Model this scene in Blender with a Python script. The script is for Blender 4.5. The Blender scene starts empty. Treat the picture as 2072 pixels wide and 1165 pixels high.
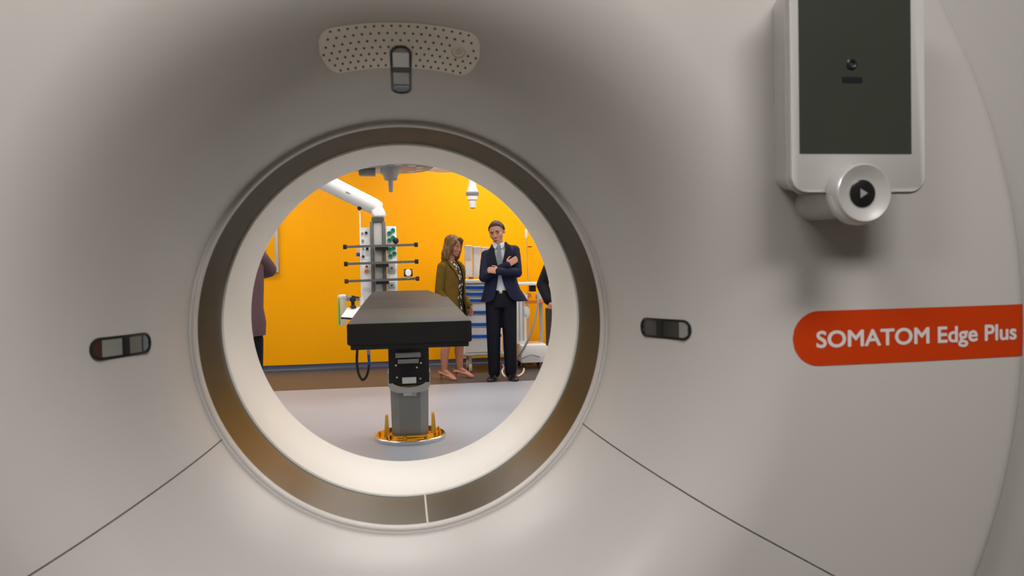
import bpy, bmesh, math, random
from math import pi, sin, cos, sqrt, atan2, hypot, radians as R
from mathutils import Vector as V, Matrix as M4, Quaternion

# ------------------------------------------------------------------ camera, world, exposure
IW, IH, FPX = 2072, 1165, 1500.0
ZA = 1.10                                   # height of the bore axis; the axis runs along +Y
CAM = V((-0.0035, -1.452, ZA + 0.10686))
YAW, PITCH, ROLL = 0.14466, 0.0238, 0.01985
scene = bpy.context.scene
COL = scene.collection

_right = V((cos(YAW), -sin(YAW), 0)); _fw = V((sin(YAW), cos(YAW), 0)); _up = V((0, 0, 1))
_f = _fw * cos(PITCH) - _up * sin(PITCH); _u = _up * cos(PITCH) + _fw * sin(PITCH)
_r = _right * cos(ROLL) - _u * sin(ROLL); _u = _u * cos(ROLL) + _right * sin(ROLL)
cam_d = bpy.data.cameras.new('camera'); cam = bpy.data.objects.new('camera', cam_d); COL.objects.link(cam)
cam_d.sensor_width = 36.0; cam_d.lens = 36.0 * FPX / IW; cam_d.clip_start = 0.02; cam_d.clip_end = 60
mw = M4.Identity(4)
for i in range(3):
    mw[i][0] = _r[i]; mw[i][1] = _u[i]; mw[i][2] = -_f[i]; mw[i][3] = CAM[i]
cam.matrix_world = mw
cam_d.dof.use_dof = True; cam_d.dof.focus_distance = 7.2; cam_d.dof.aperture_fstop = 8.0
scene.camera = cam
world = bpy.data.worlds.new('world'); scene.world = world; world.use_nodes = True
world.node_tree.nodes['Background'].inputs[0].default_value = (0.9, 0.95, 1.0, 1)
world.node_tree.nodes['Background'].inputs[1].default_value = 0.02
vs = scene.view_settings
vs.view_transform = 'Standard'; vs.look = 'None'; vs.gamma = 1.0; vs.use_curve_mapping = False; vs.exposure = 0.0

# strength of the ceiling lamps (W/m2 of the diffusers)
LAMP_OR = 12.0        # operating side, beyond the scanner
LAMP_CT = 22.5         # scanner side, behind the camera

def at(px, py, Y):
    """point of the place seen at a pixel, on the vertical plane y = Y"""
    d = _f + _r * ((px - IW / 2) / FPX) - _u * ((py - IH / 2) / FPX)
    return CAM + d * ((Y - CAM.y) / d.y)
def on_floor(px, py, z=0.0):
    d = _f + _r * ((px - IW / 2) / FPX) - _u * ((py - IH / 2) / FPX)
    return CAM + d * ((z - CAM.z) / d.z)

# ------------------------------------------------------------------ materials
def mat(name, col, rough=0.5, metal=0.0, spec=0.5, noise=0.0, nscale=20.0, bump=0.0, bscale=60.0,
        emit=None, estr=0.0, alpha=1.0, trans=0.0, coat=0.0, ior=1.45):
    m = bpy.data.materials.new(name); m.use_nodes = True
    nt = m.node_tree; b = nt.nodes['Principled BSDF']
    b.inputs['Base Color'].default_value = (*col, 1); b.inputs['Roughness'].default_value = rough
    b.inputs['Metallic'].default_value = metal; b.inputs['Specular IOR Level'].default_value = spec
    b.inputs['Alpha'].default_value = alpha; b.inputs['Transmission Weight'].default_value = trans
    b.inputs['Coat Weight'].default_value = coat; b.inputs['IOR'].default_value = ior
    if emit:
        b.inputs['Emission Color'].default_value = (*emit, 1); b.inputs['Emission Strength'].default_value = estr
    tc = nt.nodes.new('ShaderNodeTexCoord')
    if noise:
        n = nt.nodes.new('ShaderNodeTexNoise'); n.inputs['Scale'].default_value = nscale
        n.inputs['Detail'].default_value = 4
        mx = nt.nodes.new('ShaderNodeMix'); mx.data_type = 'RGBA'
        mx.inputs[6].default_value = (*[c * (1 - noise) for c in col], 1)
        mx.inputs[7].default_value = (*[min(1, c * (1 + noise)) for c in col], 1)
        nt.links.new(tc.outputs['Object'], n.inputs['Vector']); nt.links.new(n.outputs['Fac'], mx.inputs[0])
        nt.links.new(mx.outputs[2], b.inputs['Base Color'])
    if bump:
        n2 = nt.nodes.new('ShaderNodeTexNoise'); n2.inputs['Scale'].default_value = bscale
        bp = nt.nodes.new('ShaderNodeBump'); bp.inputs['Strength'].default_value = bump
        bp.inputs['Distance'].default_value = 0.002
        nt.links.new(tc.outputs['Object'], n2.inputs['Vector']); nt.links.new(n2.outputs['Fac'], bp.inputs['Height'])
        nt.links.new(bp.outputs['Normal'], b.inputs['Normal'])
    return m
def blouse_mat():
    m = mat('blouse_print', (0.02, 0.02, 0.025), 0.7); nt = m.node_tree; b = nt.nodes['Principled BSDF']
    tc = nt.nodes.new('ShaderNodeTexCoord'); v = nt.nodes.new('ShaderNodeTexVoronoi'); v.inputs['Scale'].default_value = 21
    rp = nt.nodes.new('ShaderNodeValToRGB'); rp.color_ramp.interpolation = 'CONSTANT'
    rp.color_ramp.elements[0].color = (0.55, 0.5, 0.48, 1); rp.color_ramp.elements[1].position = 0.33
    rp.color_ramp.elements[1].color = (0.012, 0.012, 0.016, 1)
    nt.links.new(tc.outputs['Object'], v.inputs['Vector']); nt.links.new(v.outputs['Distance'], rp.inputs['Fac'])
    nt.links.new(rp.outputs['Color'], b.inputs['Base Color'])
    return m
MT = dict(
    cover=mat('gantry_cover', (0.565, 0.54, 0.52), 0.36, noise=0.012, nscale=3),
    shell=mat('gantry_side_shell', (0.53, 0.51, 0.49), 0.4),
    liner=mat('bore_liner', (0.92, 0.90, 0.86), 0.4),
    smoke=mat('smoked_ring', (0.045, 0.041, 0.020), 0.26, spec=0.26, noise=0.06, nscale=30),
    seam=mat('ring_seam', (0.62, 0.58, 0.5), 0.5),
    dark=mat('dark_gap', (0.02, 0.018, 0.016), 0.8),
    grille=mat('grille_painted_glow', (0.93, 0.87, 0.79), 0.5),  # pale tone paints in the soft glow of the speaker field
    hole=mat('grille_hole', (0.05, 0.04, 0.03), 0.8),
    black=mat('black_plastic', (0.012, 0.012, 0.012), 0.25),
    matteblack=mat('matte_black', (0.012, 0.012, 0.012), 0.7),
    lens_l=mat('laser_optic_painted_glint', (0.88, 0.90, 0.92), 0.2, coat=0.5),  # white block, its colour brightened for the lamp light it reflects
    lens_m=mat('laser_optic_mid', (0.27, 0.27, 0.25), 0.2, coat=0.2),
    lens_d=mat('laser_optic_grey', (0.11, 0.11, 0.095), 0.12, coat=0.5),
    lens_x=mat('laser_optic_smoke', (0.045, 0.043, 0.038), 0.15),
    lens_b=mat('laser_optic_blue', (0.09, 0.12, 0.15), 0.1, coat=0.6),
    bezel=mat('display_bezel', (0.60, 0.58, 0.57), 0.3),
    bezeledge=mat('display_edge', (0.36, 0.33, 0.31), 0.5),
    screen=mat('display_screen', (0.042, 0.047, 0.036), 0.3, noise=0.12, nscale=6),
    icon=mat('screen_print', (0.012, 0.016, 0.022), 0.3),
    knob=mat('knob_silver', (0.66, 0.65, 0.64), 0.28, metal=0.35),
    play=mat('play_print', (0.32, 0.32, 0.32), 0.5),
    orange=mat('label_orange', (0.56, 0.045, 0.003), 0.5, spec=0.2),
    letter=mat('label_lettering', (0.72, 0.69, 0.69), 0.5),
    wall=mat('yellow_wall', (0.98, 0.42, 0.0), 0.30, spec=0.2, noise=0.02, nscale=2),
    wallside=mat('side_wall', (0.80, 0.78, 0.73), 0.6, noise=0.02, nscale=4),
    walldim=mat('low_bounce_wall', (0.22, 0.21, 0.20), 0.6, noise=0.02, nscale=4),  # unseen walls, toned dark to weaken light bounced onto the gantry
    ceiling=mat('ceiling_white', (0.82, 0.82, 0.80), 0.8, noise=0.02, nscale=12),
    floor=mat('vinyl_floor', (0.335, 0.36, 0.42), 0.42, noise=0.07, nscale=260),
    floordim=mat('low_bounce_floor', (0.095, 0.080, 0.050), 0.45, noise=0.07, nscale=260),
    border=mat('floor_border', (0.075, 0.072, 0.075), 0.36, spec=0.22, noise=0.1, nscale=120),
    skirting=mat('navy_skirting', (0.035, 0.045, 0.085), 0.35),
    lamp=mat('lamp_diffuser', (0.9, 0.9, 0.9), 0.5, emit=(1.0, 0.97, 0.92), estr=LAMP_OR),
    lampct=mat('lamp_diffuser_dim', (0.9, 0.9, 0.9), 0.5, emit=(1.0, 0.96, 0.92), estr=LAMP_CT),
    white=mat('white_enamel', (0.84, 0.84, 0.84), 0.3),
    pale=mat('pale_grey_metal', (0.47, 0.46, 0.44), 0.35, metal=0.2),
    grey=mat('grey_metal', (0.30, 0.29, 0.28), 0.35, metal=0.3),
    darkmetal=mat('dark_grey_metal', (0.13, 0.125, 0.12), 0.35, metal=0.3),
    colgrey=mat('table_column_grey', (0.24, 0.235, 0.225), 0.38, metal=0.25),
    steel=mat('polished_steel', (0.7, 0.7, 0.7), 0.2, metal=1.0),
    gold=mat('gold_flange', (0.90, 0.52, 0.07), 0.14, metal=1.0),
    mattress=mat('black_mattress', (0.020, 0.019, 0.018), 0.55, spec=0.3, bump=0.25, bscale=500),
    cushion=mat('mattress_top', (0.05, 0.045, 0.042), 0.38, spec=0.6, bump=0.3, bscale=500),
    green=mat('green_socket', (0.0, 0.23, 0.13), 0.4),
    blue=mat('blue_plastic', (0.01, 0.09, 0.50), 0.35),
    cobalt=mat('blue_pull', (0.008, 0.11, 0.56), 0.3),
    red=mat('red_plastic', (0.35, 0.02, 0.02), 0.4),
    orangep=mat('orange_plastic', (0.75, 0.2, 0.02), 0.45),
    yellowp=mat('yellow_plastic', (0.75, 0.42, 0.03), 0.45),
    clear=mat('clear_plastic', (0.80, 0.83, 0.85), 0.15, alpha=0.32),
    greyhose=mat('grey_hose', (0.33, 0.34, 0.33), 0.5),
    rubber=mat('black_rubber', (0.02, 0.02, 0.02), 0.6),
    cream=mat('cream_plastic', (0.70, 0.62, 0.48), 0.5),
    lime=mat('lime_strip', (0.35, 0.55, 0.08), 0.5),
    screenwall=mat('wall_screen', (0.035, 0.02, 0.012), 0.12, coat=0.4),
    skin=mat('skin', (0.50, 0.245, 0.175), 0.5, spec=0.3, noise=0.08, nscale=12),
    skinlady=mat('skin_lady', (0.43, 0.185, 0.115), 0.5, spec=0.3, noise=0.08, nscale=12),
    lips=mat('lips', (0.40, 0.12, 0.10), 0.5),
    eye=mat('eye_white', (0.36, 0.28, 0.24), 0.4),
    iris=mat('eye_dark', (0.03, 0.02, 0.015), 0.25),
    navy=mat('navy_wool', (0.008, 0.010, 0.034), 0.65, spec=0.2, noise=0.25, nscale=30),
    navydark=mat('navy_lapel', (0.004, 0.0045, 0.011), 0.6, spec=0.2),
    trouser=mat('navy_trouser', (0.005, 0.0055, 0.012), 0.65, spec=0.2),
    shirt=mat('white_shirt', (0.66, 0.69, 0.74), 0.6),
    tie=mat('grey_tie', (0.16, 0.19, 0.21), 0.5),
    leather=mat('black_leather', (0.008, 0.008, 0.009), 0.2),
    olive=mat('olive_jacket', (0.115, 0.068, 0.008), 0.65, spec=0.2, noise=0.3, nscale=14, bump=0.3, bscale=80),
    nude=mat('nude_leather', (0.50, 0.22, 0.16), 0.4),
    bag=mat('brown_leather', (0.06, 0.016, 0.01), 0.4),
    mauve=mat('mauve_knit', (0.125, 0.070, 0.082), 0.75, spec=0.2, noise=0.15, nscale=60),
    blackcloth=mat('black_cloth', (0.007, 0.007, 0.010), 0.75, spec=0.2),
    paper=mat('white_paper', (0.8, 0.8, 0.78), 0.7),
    tag=mat('data_plate', (0.72, 0.72, 0.70), 0.5),
)
MT['blouse'] = blouse_mat()
def hair_mat(name, dark, light):
    m = mat(name, light, 0.5, spec=0.3); nt = m.node_tree; b = nt.nodes['Principled BSDF']
    tc = nt.nodes.new('ShaderNodeTexCoord'); mp = nt.nodes.new('ShaderNodeMapping'); mp.inputs['Scale'].default_value = (95, 95, 9)
    n = nt.nodes.new('ShaderNodeTexNoise'); n.inputs['Scale'].default_value = 1.0; n.inputs['Detail'].default_value = 3
    rp = nt.nodes.new('ShaderNodeValToRGB'); rp.color_ramp.elements[0].position = 0.38; rp.color_ramp.elements[1].position = 0.66
    rp.color_ramp.elements[0].color = (*dark, 1); rp.color_ramp.elements[1].color = (*light, 1)
    bp = nt.nodes.new('ShaderNodeBump'); bp.inputs['Strength'].default_value = 0.6; bp.inputs['Distance'].default_value = 0.004
    nt.links.new(tc.outputs['Object'], mp.inputs['Vector']); nt.links.new(mp.outputs['Vector'], n.inputs['Vector'])
    nt.links.new(n.outputs['Fac'], rp.inputs['Fac']); nt.links.new(rp.outputs['Color'], b.inputs['Base Color'])
    nt.links.new(n.outputs['Fac'], bp.inputs['Height']); nt.links.new(bp.outputs['Normal'], b.inputs['Normal'])
    return m
MT['hairblond'] = hair_mat('ash_blond_strands', (0.06, 0.027, 0.009), (0.27, 0.15, 0.06))
MT['hairdark'] = hair_mat('dark_brown_strands', (0.008, 0.005, 0.004), (0.026, 0.014, 0.009))

# ------------------------------------------------------------------ mesh helpers
class MB:
    """collects shapes and links them as ONE mesh object"""
    def __init__(s): s.v = []; s.f = []
    def add(s, vs_, fs):
        o = len(s.v); s.v += [V(p) for p in vs_]; s.f += [tuple(o + i for i in f) for f in fs]; return s
    def box(s, c, d, rot=None, bev=0.0):
        hx, hy, hz = d[0] / 2, d[1] / 2, d[2] / 2
        if bev > 0:
            bm = bmesh.new(); bmesh.ops.create_cube(bm, size=1)
            for v in bm.verts: v.co = V((v.co.x * d[0], v.co.y * d[1], v.co.z * d[2]))
            bmesh.ops.bevel(bm, geom=bm.edges[:], offset=bev, segments=2, affect='EDGES', profile=0.6)
            bm.verts.index_update(); P = [v.co.copy() for v in bm.verts]; Fc = [[v.index for v in f.verts] for f in bm.faces]; bm.free()
        else:
            P = [V((x, y, z)) for x in (-hx, hx) for y in (-hy, hy) for z in (-hz, hz)]
            Fc = [(0, 1, 3, 2), (4, 6, 7, 5), (0, 4, 5, 1), (2, 3, 7, 6), (0, 2, 6, 4), (1, 5, 7, 3)]
        if rot is not None: P = [rot @ p for p in P]
        return s.add([p + V(c) for p in P], Fc)
    def loft(s, rings, cap0=True, cap1=True, closed=True):
        n = len(rings[0]); P = [p for r in rings for p in r]; Fc = []
        for i in range(len(rings) - 1):
            for j in range(n if closed else n - 1):
                k = (j + 1) % n; Fc.append((i * n + j, i * n + k, (i + 1) * n + k, (i + 1) * n + j))
        if cap0 and closed: Fc.append(tuple(range(n))[::-1])
        if cap1 and closed: Fc.append(tuple((len(rings) - 1) * n + j for j in range(n)))
        return s.add(P, Fc)
    def tube(s, pts, r, n=12, caps=True, flat=1.0):
        pts = [V(p) for p in pts]; rs = r if isinstance(r, (list, tuple)) else [r] * len(pts)
        t0 = (pts[1] - pts[0]).normalized()
        a = V((0, 0, 1)) if abs(t0.z) < 0.9 else V((0, 1, 0))
        nrm = (a - t0 * a.dot(t0)).normalized(); rings = []; tp = t0
        for i, p in enumerate(pts):
            if i == 0: t = t0
            elif i == len(pts) - 1: t = (pts[i] - pts[i - 1]).normalized()
            else: t = ((pts[i + 1] - p).normalized() + (p - pts[i - 1]).normalized()).normalized()
            nrm = tp.rotation_difference(t) @ nrm; tp = t; b = t.cross(nrm)
            rings.append([p + (nrm * cos(q) + b * sin(q) * flat) * rs[i] for q in (2 * pi * k / n for k in range(n))])
        return s.loft(rings, caps, caps)
    def cyl(s, p0, p1, r0, r1=None, n=24): return s.tube([p0, p1], [r0, r0 if r1 is None else r1], n)
    def ball(s, c, r, nu=16, nv=10, rot=None):
        r = (r, r, r) if not isinstance(r, (tuple, list)) else r
        rings = []
        for i in range(nv + 1):
            a = -pi / 2 + pi * (i + 0.001) / (nv + 0.002)
            ring = [V((r[0] * cos(a) * cos(b), r[1] * cos(a) * sin(b), r[2] * sin(a))) for b in (2 * pi * k / nu for k in range(nu))]
            if rot is not None: ring = [rot @ p for p in ring]
            rings.append([p + V(c) for p in ring])
        return s.loft(rings)
    def lathe(s, prof, o=(0, 0, 0), ax='z', n=48, caps=True):
        o = V(o); rings = []
        for r, h in prof:
            ring = []
            for k in range(n):
                a = 2 * pi * k / n
                ring.append(o + (V((r * cos(a), r * sin(a), h)) if ax == 'z' else V((r * cos(a), h, r * sin(a))) if ax == 'y' else V((h, r * cos(a), r * sin(a)))))
            rings.append(ring)
        return s.loft(rings, caps, caps)
    def prism(s, poly, fn, d):
        """poly: 2-D outline, fn(a, b, t) -> point, t runs 0..d through the thickness"""
        return s.loft([[fn(a, b, 0) for a, b in poly], [fn(a, b, d) for a, b in poly]])
    def xf(s, m): s.v = [m @ p for p in s.v]; return s
    def build(s, name, m, parent=None, smooth=True, local=False, angle=40, sub=0):
        off = V((0, 0, 0))
        if parent is not None and not local:
            q = parent
            while q is not None: off += q.location; q = q.parent
        me = bpy.data.meshes.new(name)
        me.from_pydata([tuple(p - off) for p in s.v], [], s.f)
        bm = bmesh.new(); bm.from_mesh(me); bmesh.ops.remove_doubles(bm, verts=bm.verts, dist=1e-6)
        bmesh.ops.recalc_face_normals(bm, faces=bm.faces)
        if smooth:
            for f in bm.faces: f.smooth = True
            for e in bm.edges:
                if len(e.link_faces) == 2 and e.calc_face_angle(0) > R(angle): e.smooth = False
        bm.to_mesh(me); bm.free()
        me.materials.append(MT[m])
        o = bpy.data.objects.new(name, me); COL.objects.link(o); o.parent = parent
        return o
def thing(name, label, cat, loc=(0, 0, 0), rz=0.0, group=None):
    o = bpy.data.objects.new(name, None); COL.objects.link(o); o.location = loc; o.rotation_euler = (0, 0, rz)
    o.empty_display_size = 0.1; o['label'] = label; o['category'] = cat
    if group: o['group'] = group
    return o
def tag(o, label, cat, group=None):
    o['label'] = label; o['category'] = cat
    if group: o['group'] = group
    return o
def structure(o): o['kind'] = 'structure'; return o
def remesh(mb, name, m, parent, vox, smooth=4, local=True):
    """several overlapping shapes grown together into one continuous skin"""
    o = mb.build('raw', m, None, local=True)
    md = o.modifiers.new('r', 'REMESH'); md.mode = 'VOXEL'; md.voxel_size = vox; md.use_smooth_shade = True
    sm = o.modifiers.new('s', 'SMOOTH'); sm.factor = 0.5; sm.iterations = smooth
    dg = bpy.context.evaluated_depsgraph_get(); dg.update()
    me = bpy.data.meshes.new_from_object(o.evaluated_get(dg)); bpy.data.objects.remove(o)
    me.name = name
    for p in me.polygons: p.use_smooth = True
    n = bpy.data.objects.new(name, me); COL.objects.link(n); n.parent = parent
    return n
def rounded(w, h, r, n=8):
    out = []
    for cx, cy, a0 in ((w / 2 - r, h / 2 - r, 0), (-w / 2 + r, h / 2 - r, 90), (-w / 2 + r, -h / 2 + r, 180), (w / 2 - r, -h / 2 + r, 270)):
        for k in range(n + 1):
            a = R(a0 + 90 * k / n); out.append((cx + r * cos(a), cy + r * sin(a)))
    return out

# ------------------------------------------------------------------ room
WY = 8.15; RX = 3.6; RY0 = -4.2; RZ = 3.05
structure(MB().box((0, (6.51 - 0.3) / 2, -0.05), (2 * RX, 6.51 + 0.3, 0.1)).build('floor', 'floor', smooth=False))
structure(MB().box((0, (-0.3 + RY0) / 2, -0.05), (2 * RX, -0.3 - RY0, 0.1)).build('floor_scanner_side', 'floordim', smooth=False))  # unseen stretch, coloured dark and warm to shape the bounce onto the flare
structure(MB().box((0, (6.51 + WY) / 2, -0.05), (2 * RX, WY - 6.51, 0.1)).build('trim_1', 'border', smooth=False))
structure(MB().box((0, WY + 0.05, RZ / 2), (2 * RX, 0.1, RZ)).build('wall_back', 'wall', smooth=False))
for nm, sx in (('wall_left', -1), ('wall_right', 1)):
    structure(MB().box((sx * (RX + 0.05), (WY + 0.2) / 2, RZ / 2), (0.1, WY - 0.2, RZ)).build(nm, 'wallside', smooth=False))
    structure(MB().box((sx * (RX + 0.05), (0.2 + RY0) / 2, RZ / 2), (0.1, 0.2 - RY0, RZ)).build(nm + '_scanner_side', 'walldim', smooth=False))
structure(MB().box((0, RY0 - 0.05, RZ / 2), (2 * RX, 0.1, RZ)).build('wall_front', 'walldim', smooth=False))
structure(MB().box((0, (WY + RY0) / 2, RZ + 0.05), (2 * RX, WY - RY0, 0.1)).build('ceiling', 'ceiling', smooth=False))
sk = MB()
prof = [(0, 0.075), (-0.012, 0.075), (-0.014, 0.03), (-0.03, 0.008), (-0.05, 0.001), (0, 0.001)]
sk.loft([[V((x, WY + a, b)) for a, b in prof] for x in (-RX, RX)])
structure(sk.build('baseboard_back', 'skirting'))

def ceiling_light(x, y, w, d, m, label, group):
    t = thing('ceiling_light', label, 'ceiling light', (x, y, RZ - 0.03), group=group)
    fr = MB()
    for sx in (-1, 1): fr.box((sx * (w / 2 + 0.012), 0, 0.012), (0.024, d + 0.048, 0.03))
    for sy in (-1, 1): fr.box((0, sy * (d / 2 + 0.012), 0.012), (w, 0.024, 0.03))
    fr.build('frame', 'white', t, False, local=True)
    MB().box((0, 0, 0.012), (w, d, 0.01)).build('diffuser', m, t, False, local=True)
for x, y in ((-1.5, 2.6), (0.3, 2.6), (2.1, 2.6), (-1.5, 4.8), (0.3, 4.8), (2.1, 4.8), (-2.0, 7.0), (0.9, 7.2), (2.5, 7.2)):
        ceiling_light(x, y, 1.2, 0.6, 'lamp', 'recessed ceiling panel over the operating table side of the room', 'panels over the operating table side')
for x in (-1.35, 0.75):
    ceiling_light(x, -2.1, 1.2, 0.6, 'lampct', 'recessed ceiling panel over the floor in front of the scanner', 'panels over the scanner side')

# ------------------------------------------------------------------ CT scanner gantry
RB, RF, FY = 0.39, 0.62, -0.36             # bore radius, rim of the flare, plane of the front face
R_OUT = 1.043
def prof_y(r):
    if r <= 0.40: return 0.0
    if r < RF:
        c = 1 - (r - 0.40) / (RF - 0.40); return FY * sqrt(max(0, 1 - c * c))
    y = FY + 0.02 * ((r - RF) / (R_OUT - RF)) ** 2
    return y
def pol(r, a, lift=0.0):
    """a point on the cover, lifted along the surface normal"""
    y = prof_y(r)
    if lift:
        e = 1e-4; dr = 2 * e; dy = prof_y(r + e) - prof_y(r - e); l = hypot(dr, dy)
        r2 = r - lift * (-dy) / l; y += lift * (-dr) / l; r = r2
    return V((r * cos(a), y, ZA + r * sin(a)))
def surf(x, z, lift=0.0): return pol(hypot(x, z), atan2(z, x), lift)
def flare_stations():
    rs = []
    for k in range(37):
        ph = (pi / 2) * k / 36; rs.append(0.40 + (RF - 0.40) * (1 - cos(ph)))
    for k in range(1, 13): rs.append(RF + (R_OUT - 0.03 - RF) * k / 12)
    return rs
g = thing('ct_scanner', 'large pale grey ring-shaped scanner with wide round bore and flared front', 'scanner', (0, 0.1, 0))
GAP = 0.0011
def cover(name, a0, a1, n):
    mb = MB(); cols = []
    rs = flare_stations()
    def ring_at(a, back=0.0):
        col = []
        for r in rs: p = pol(r, a); col.append(p + V((0, back, 0)))
        for k in range(1, 6):                                  # rounded outer edge
            q = (pi / 2) * k / 5; rr = R_OUT - 0.03 + 0.03 * sin(q); y0 = prof_y(R_OUT - 0.03)
            col.append(V((rr * cos(a), y0 + 0.03 * (1 - cos(q)) + back, ZA + rr * sin(a))))
        rr = R_OUT; col.append(V((rr * cos(a), -0.28 + back, ZA + rr * sin(a))))
        return col
    def shift(col, da):      # keeps the joint the same width all along
        out = []
        for p in col:
            r = hypot(p.x, p.z - ZA); a = atan2(p.z - ZA, p.x) + da / r
            out.append(V((r * cos(a), p.y, ZA + r * sin(a))))
        return out
    cols.append(shift(ring_at(a0, 0.012), GAP)); 
    for k in range(n + 1):
        a = a0 + (a1 - a0) * k / n
        c = ring_at(a)
        if k == 0: c = shift(c, GAP)
        if k == n: c = shift(c, -GAP)
        cols.append(c)
    cols.append(shift(ring_at(a1, 0.012), -GAP))
    mb.loft(cols, closed=False)
    return mb.build(name, 'cover', g, angle=50)
AS_R, AS_L = R(-30.5), R(210 - 0.2)
up_c = cover('upper_cover', AS_R, AS_L, 220)
lo_c = cover('lower_cover', AS_L, AS_R + 2 * pi, 110)
# dark carrier seen through the joints
for a in (AS_R, AS_L):
    mb = MB(); rs = flare_stations()
    A = []; B = []
    for r in rs:
        p = pol(r, a); n = V((-sin(a), 0, cos(a)))
        A.append(p + V((0, 0.009, 0)) + n * 0.006); B.append(p + V((0, 0.009, 0)) - n * 0.006)
    mb.loft([A, B], closed=False)
    mb.build('joint_strip', 'dark', g)
# lip, smoked ring, white liner
mb = MB()
mb.lathe([(0.3995, 0.0), (0.402, -0.0045), (0.4015, -0.006), (0.3985, -0.0045), (0.3965, -0.004), (0.3935, -0.0055), (0.3905, -0.004), (0.3895, 0.0), (0.3895, 0.012), (0.41, 0.012)], (0, 0, ZA), 'y', 160, caps=False)
mb.build('bore_lip', 'cover', g)
sr = MB().lathe([(RB, 0.004), (RB - 0.0006, 0.1), (RB, 0.199), (RB + 0.012, 0.199), (RB + 0.012, 0.004), (RB, 0.004)], (0, 0, ZA), 'y', 160, caps=False).build('smoked_ring', 'smoke', g)
a = R(-85.3)
mb = MB(); q = []
for y in (0.006, 0.197):
    q.append([V(((RB - dr) * cos(a + da), y, ZA + (RB - dr) * sin(a + da))) for da, dr in ((-0.0045, -0.001), (0.0045, -0.001), (0.0045, 0.0012), (-0.0045, 0.0012))])
mb.loft(q).build('ring_seam', 'seam', sr)
lip = [(RB + 0.012, 0.1995), (RB - 0.0005, 0.1995), (RB - 0.004, 0.2015), (RB - 0.0045, 0.206), (RB - 0.002, 0.211), (RB, 0.222)]
mb = MB().lathe(lip + [(RB, 0.30), (RB, 0.40), (RB, 0.50), (RB + 0.002, 0.52), (RB + 0.012, 0.545), (RB + 0.04, 0.565), (RB + 0.12, 0.585), (0.70, 0.60)], (0, 0, ZA), 'y', 160, caps=False)
mb.build('bore_liner', 'liner', g)
# outer housing behind the front cover, down to the floor
def housing(th, grow):
    a, b = 1.24 + grow, 1.03 + grow
    c, s_ = cos(th), sin(th); e = 2 / 3.0
    x = a * abs(c) ** e * (1 if c >= 0 else -1); z = b * abs(s_) ** e * (1 if s_ >= 0 else -1)
    return x, max(ZA + z, 0.045)
mb = MB(); N = 140
rings = [[V((0.93 * cos(t), -0.285, ZA + 0.93 * sin(t))) for t in (2 * pi * k / N for k in range(N))]]
for gr, y in ((-0.02, -0.285), (0.0, -0.275), (0.01, -0.25), (0.012, 0.1), (0.01, 0.52), (0.0, 0.56), (-0.06, 0.60)):
    rings.append([V((housing(t, gr)[0], y, housing(t, gr)[1])) for t in (2 * pi * k / N for k in range(N))])
rings.append([V((0.70 * cos(t), 0.60, ZA + 0.70 * sin(t))) for t in (2 * pi * k / N for k in range(N))])
mb.loft(rings, False, False).build('side_shell', 'shell', g)
MB().box((0, 0.15, 0.04), (1.5, 0.7, 0.08), bev=0.01).build('foot_plinth', 'grey', g)

# laser windows let into the flare
def frame_at(r, a):
    p = pol(r, a); e = 1e-4
    t = (pol(r + e, a) - pol(r - e, a)).normalized()            # outwards along the surface
    b = V((-sin(a), 0, cos(a))); n = t.cross(b)
    if n.y > 0: n = -n
    return p, t, b, n
def laser(a, r, segs, L=0.122, Wd=0.035):
    def fn(u, v, h):                                            # follows the curve of the flare
        rr = r; st = 24
        for _ in range(st):
            e = 1e-4; sl = (prof_y(rr + e) - prof_y(rr - e)) / (2 * e); rr += (u / st) / sqrt(1 + sl * sl)
        return pol(rr, a + v / rr, h)
    w = MB(); outer = rounded(L, Wd, Wd / 2 * 0.97, 10); inner = rounded(L - 0.007, Wd - 0.007, (Wd - 0.007) / 2 * 0.97, 10)
    w.loft([[fn(u, v, -0.003) for u, v in outer], [fn(u, v, 0.0030) for u, v in outer], [fn(u, v, 0.0034) for u, v in rounded(L - 0.003, Wd - 0.003, (Wd - 0.003) / 2 * .97, 10)],
            [fn(u, v, 0.0026) for u, v in inner], [fn(u, v, 0.0010) for u, v in inner]], True, False)
    ih, iv = (L - 0.007) / 2, (Wd - 0.007) / 2
    def fw(u):
        e = abs(u) - (ih - iv); return iv if e <= 0 else sqrt(max(1e-8, iv * iv - e * e))
    fu = [-ih + 2 * ih * k / 40 for k in range(41)]
    w.loft([[fn(u, fw(u) * q / 4, 0.0010) for u in fu] for q in range(-4, 5)], closed=False)     # dark floor of the slot
    o = w.build('laser_window', 'black', g, angle=60)
    iw = (Wd - 0.009) / 2; half = (L - 0.009) / 2
    for u0, u1, m in segs:                                      # optics behind the slot
        poly = []
        us = [u0 * half + (u1 - u0) * half * k / 10 for k in range(11)]
        def hw(u):
            e = abs(u) - (half - iw)
            return iw if e <= 0 else sqrt(max(1e-7, iw * iw - e * e))
        poly = [(u, hw(u)) for u in us] + [(u, -hw(u)) for u in reversed(us)]
        MB().loft([[fn(u, hw(u) * q / 3, 0.0016) for u in us] for q in (-3, -2, -1, 0, 1, 2, 3)], closed=False).build('optic', m, o)
    return o
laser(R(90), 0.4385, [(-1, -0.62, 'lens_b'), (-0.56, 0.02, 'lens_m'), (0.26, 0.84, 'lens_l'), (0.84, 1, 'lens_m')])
laser(pi, 0.4425, [(-0.98, -0.75, 'lens_b'), (-0.68, -0.22, 'lens_d'), (0.06, 0.72, 'lens_m'), (0.74, 0.98, 'bag')])
laser(R(0), 0.4430, [(-0.82, -0.3, 'lens_x'), (0.02, 0.64, 'lens_x'), (0.64, 0.96, 'lens_m')])

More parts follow.
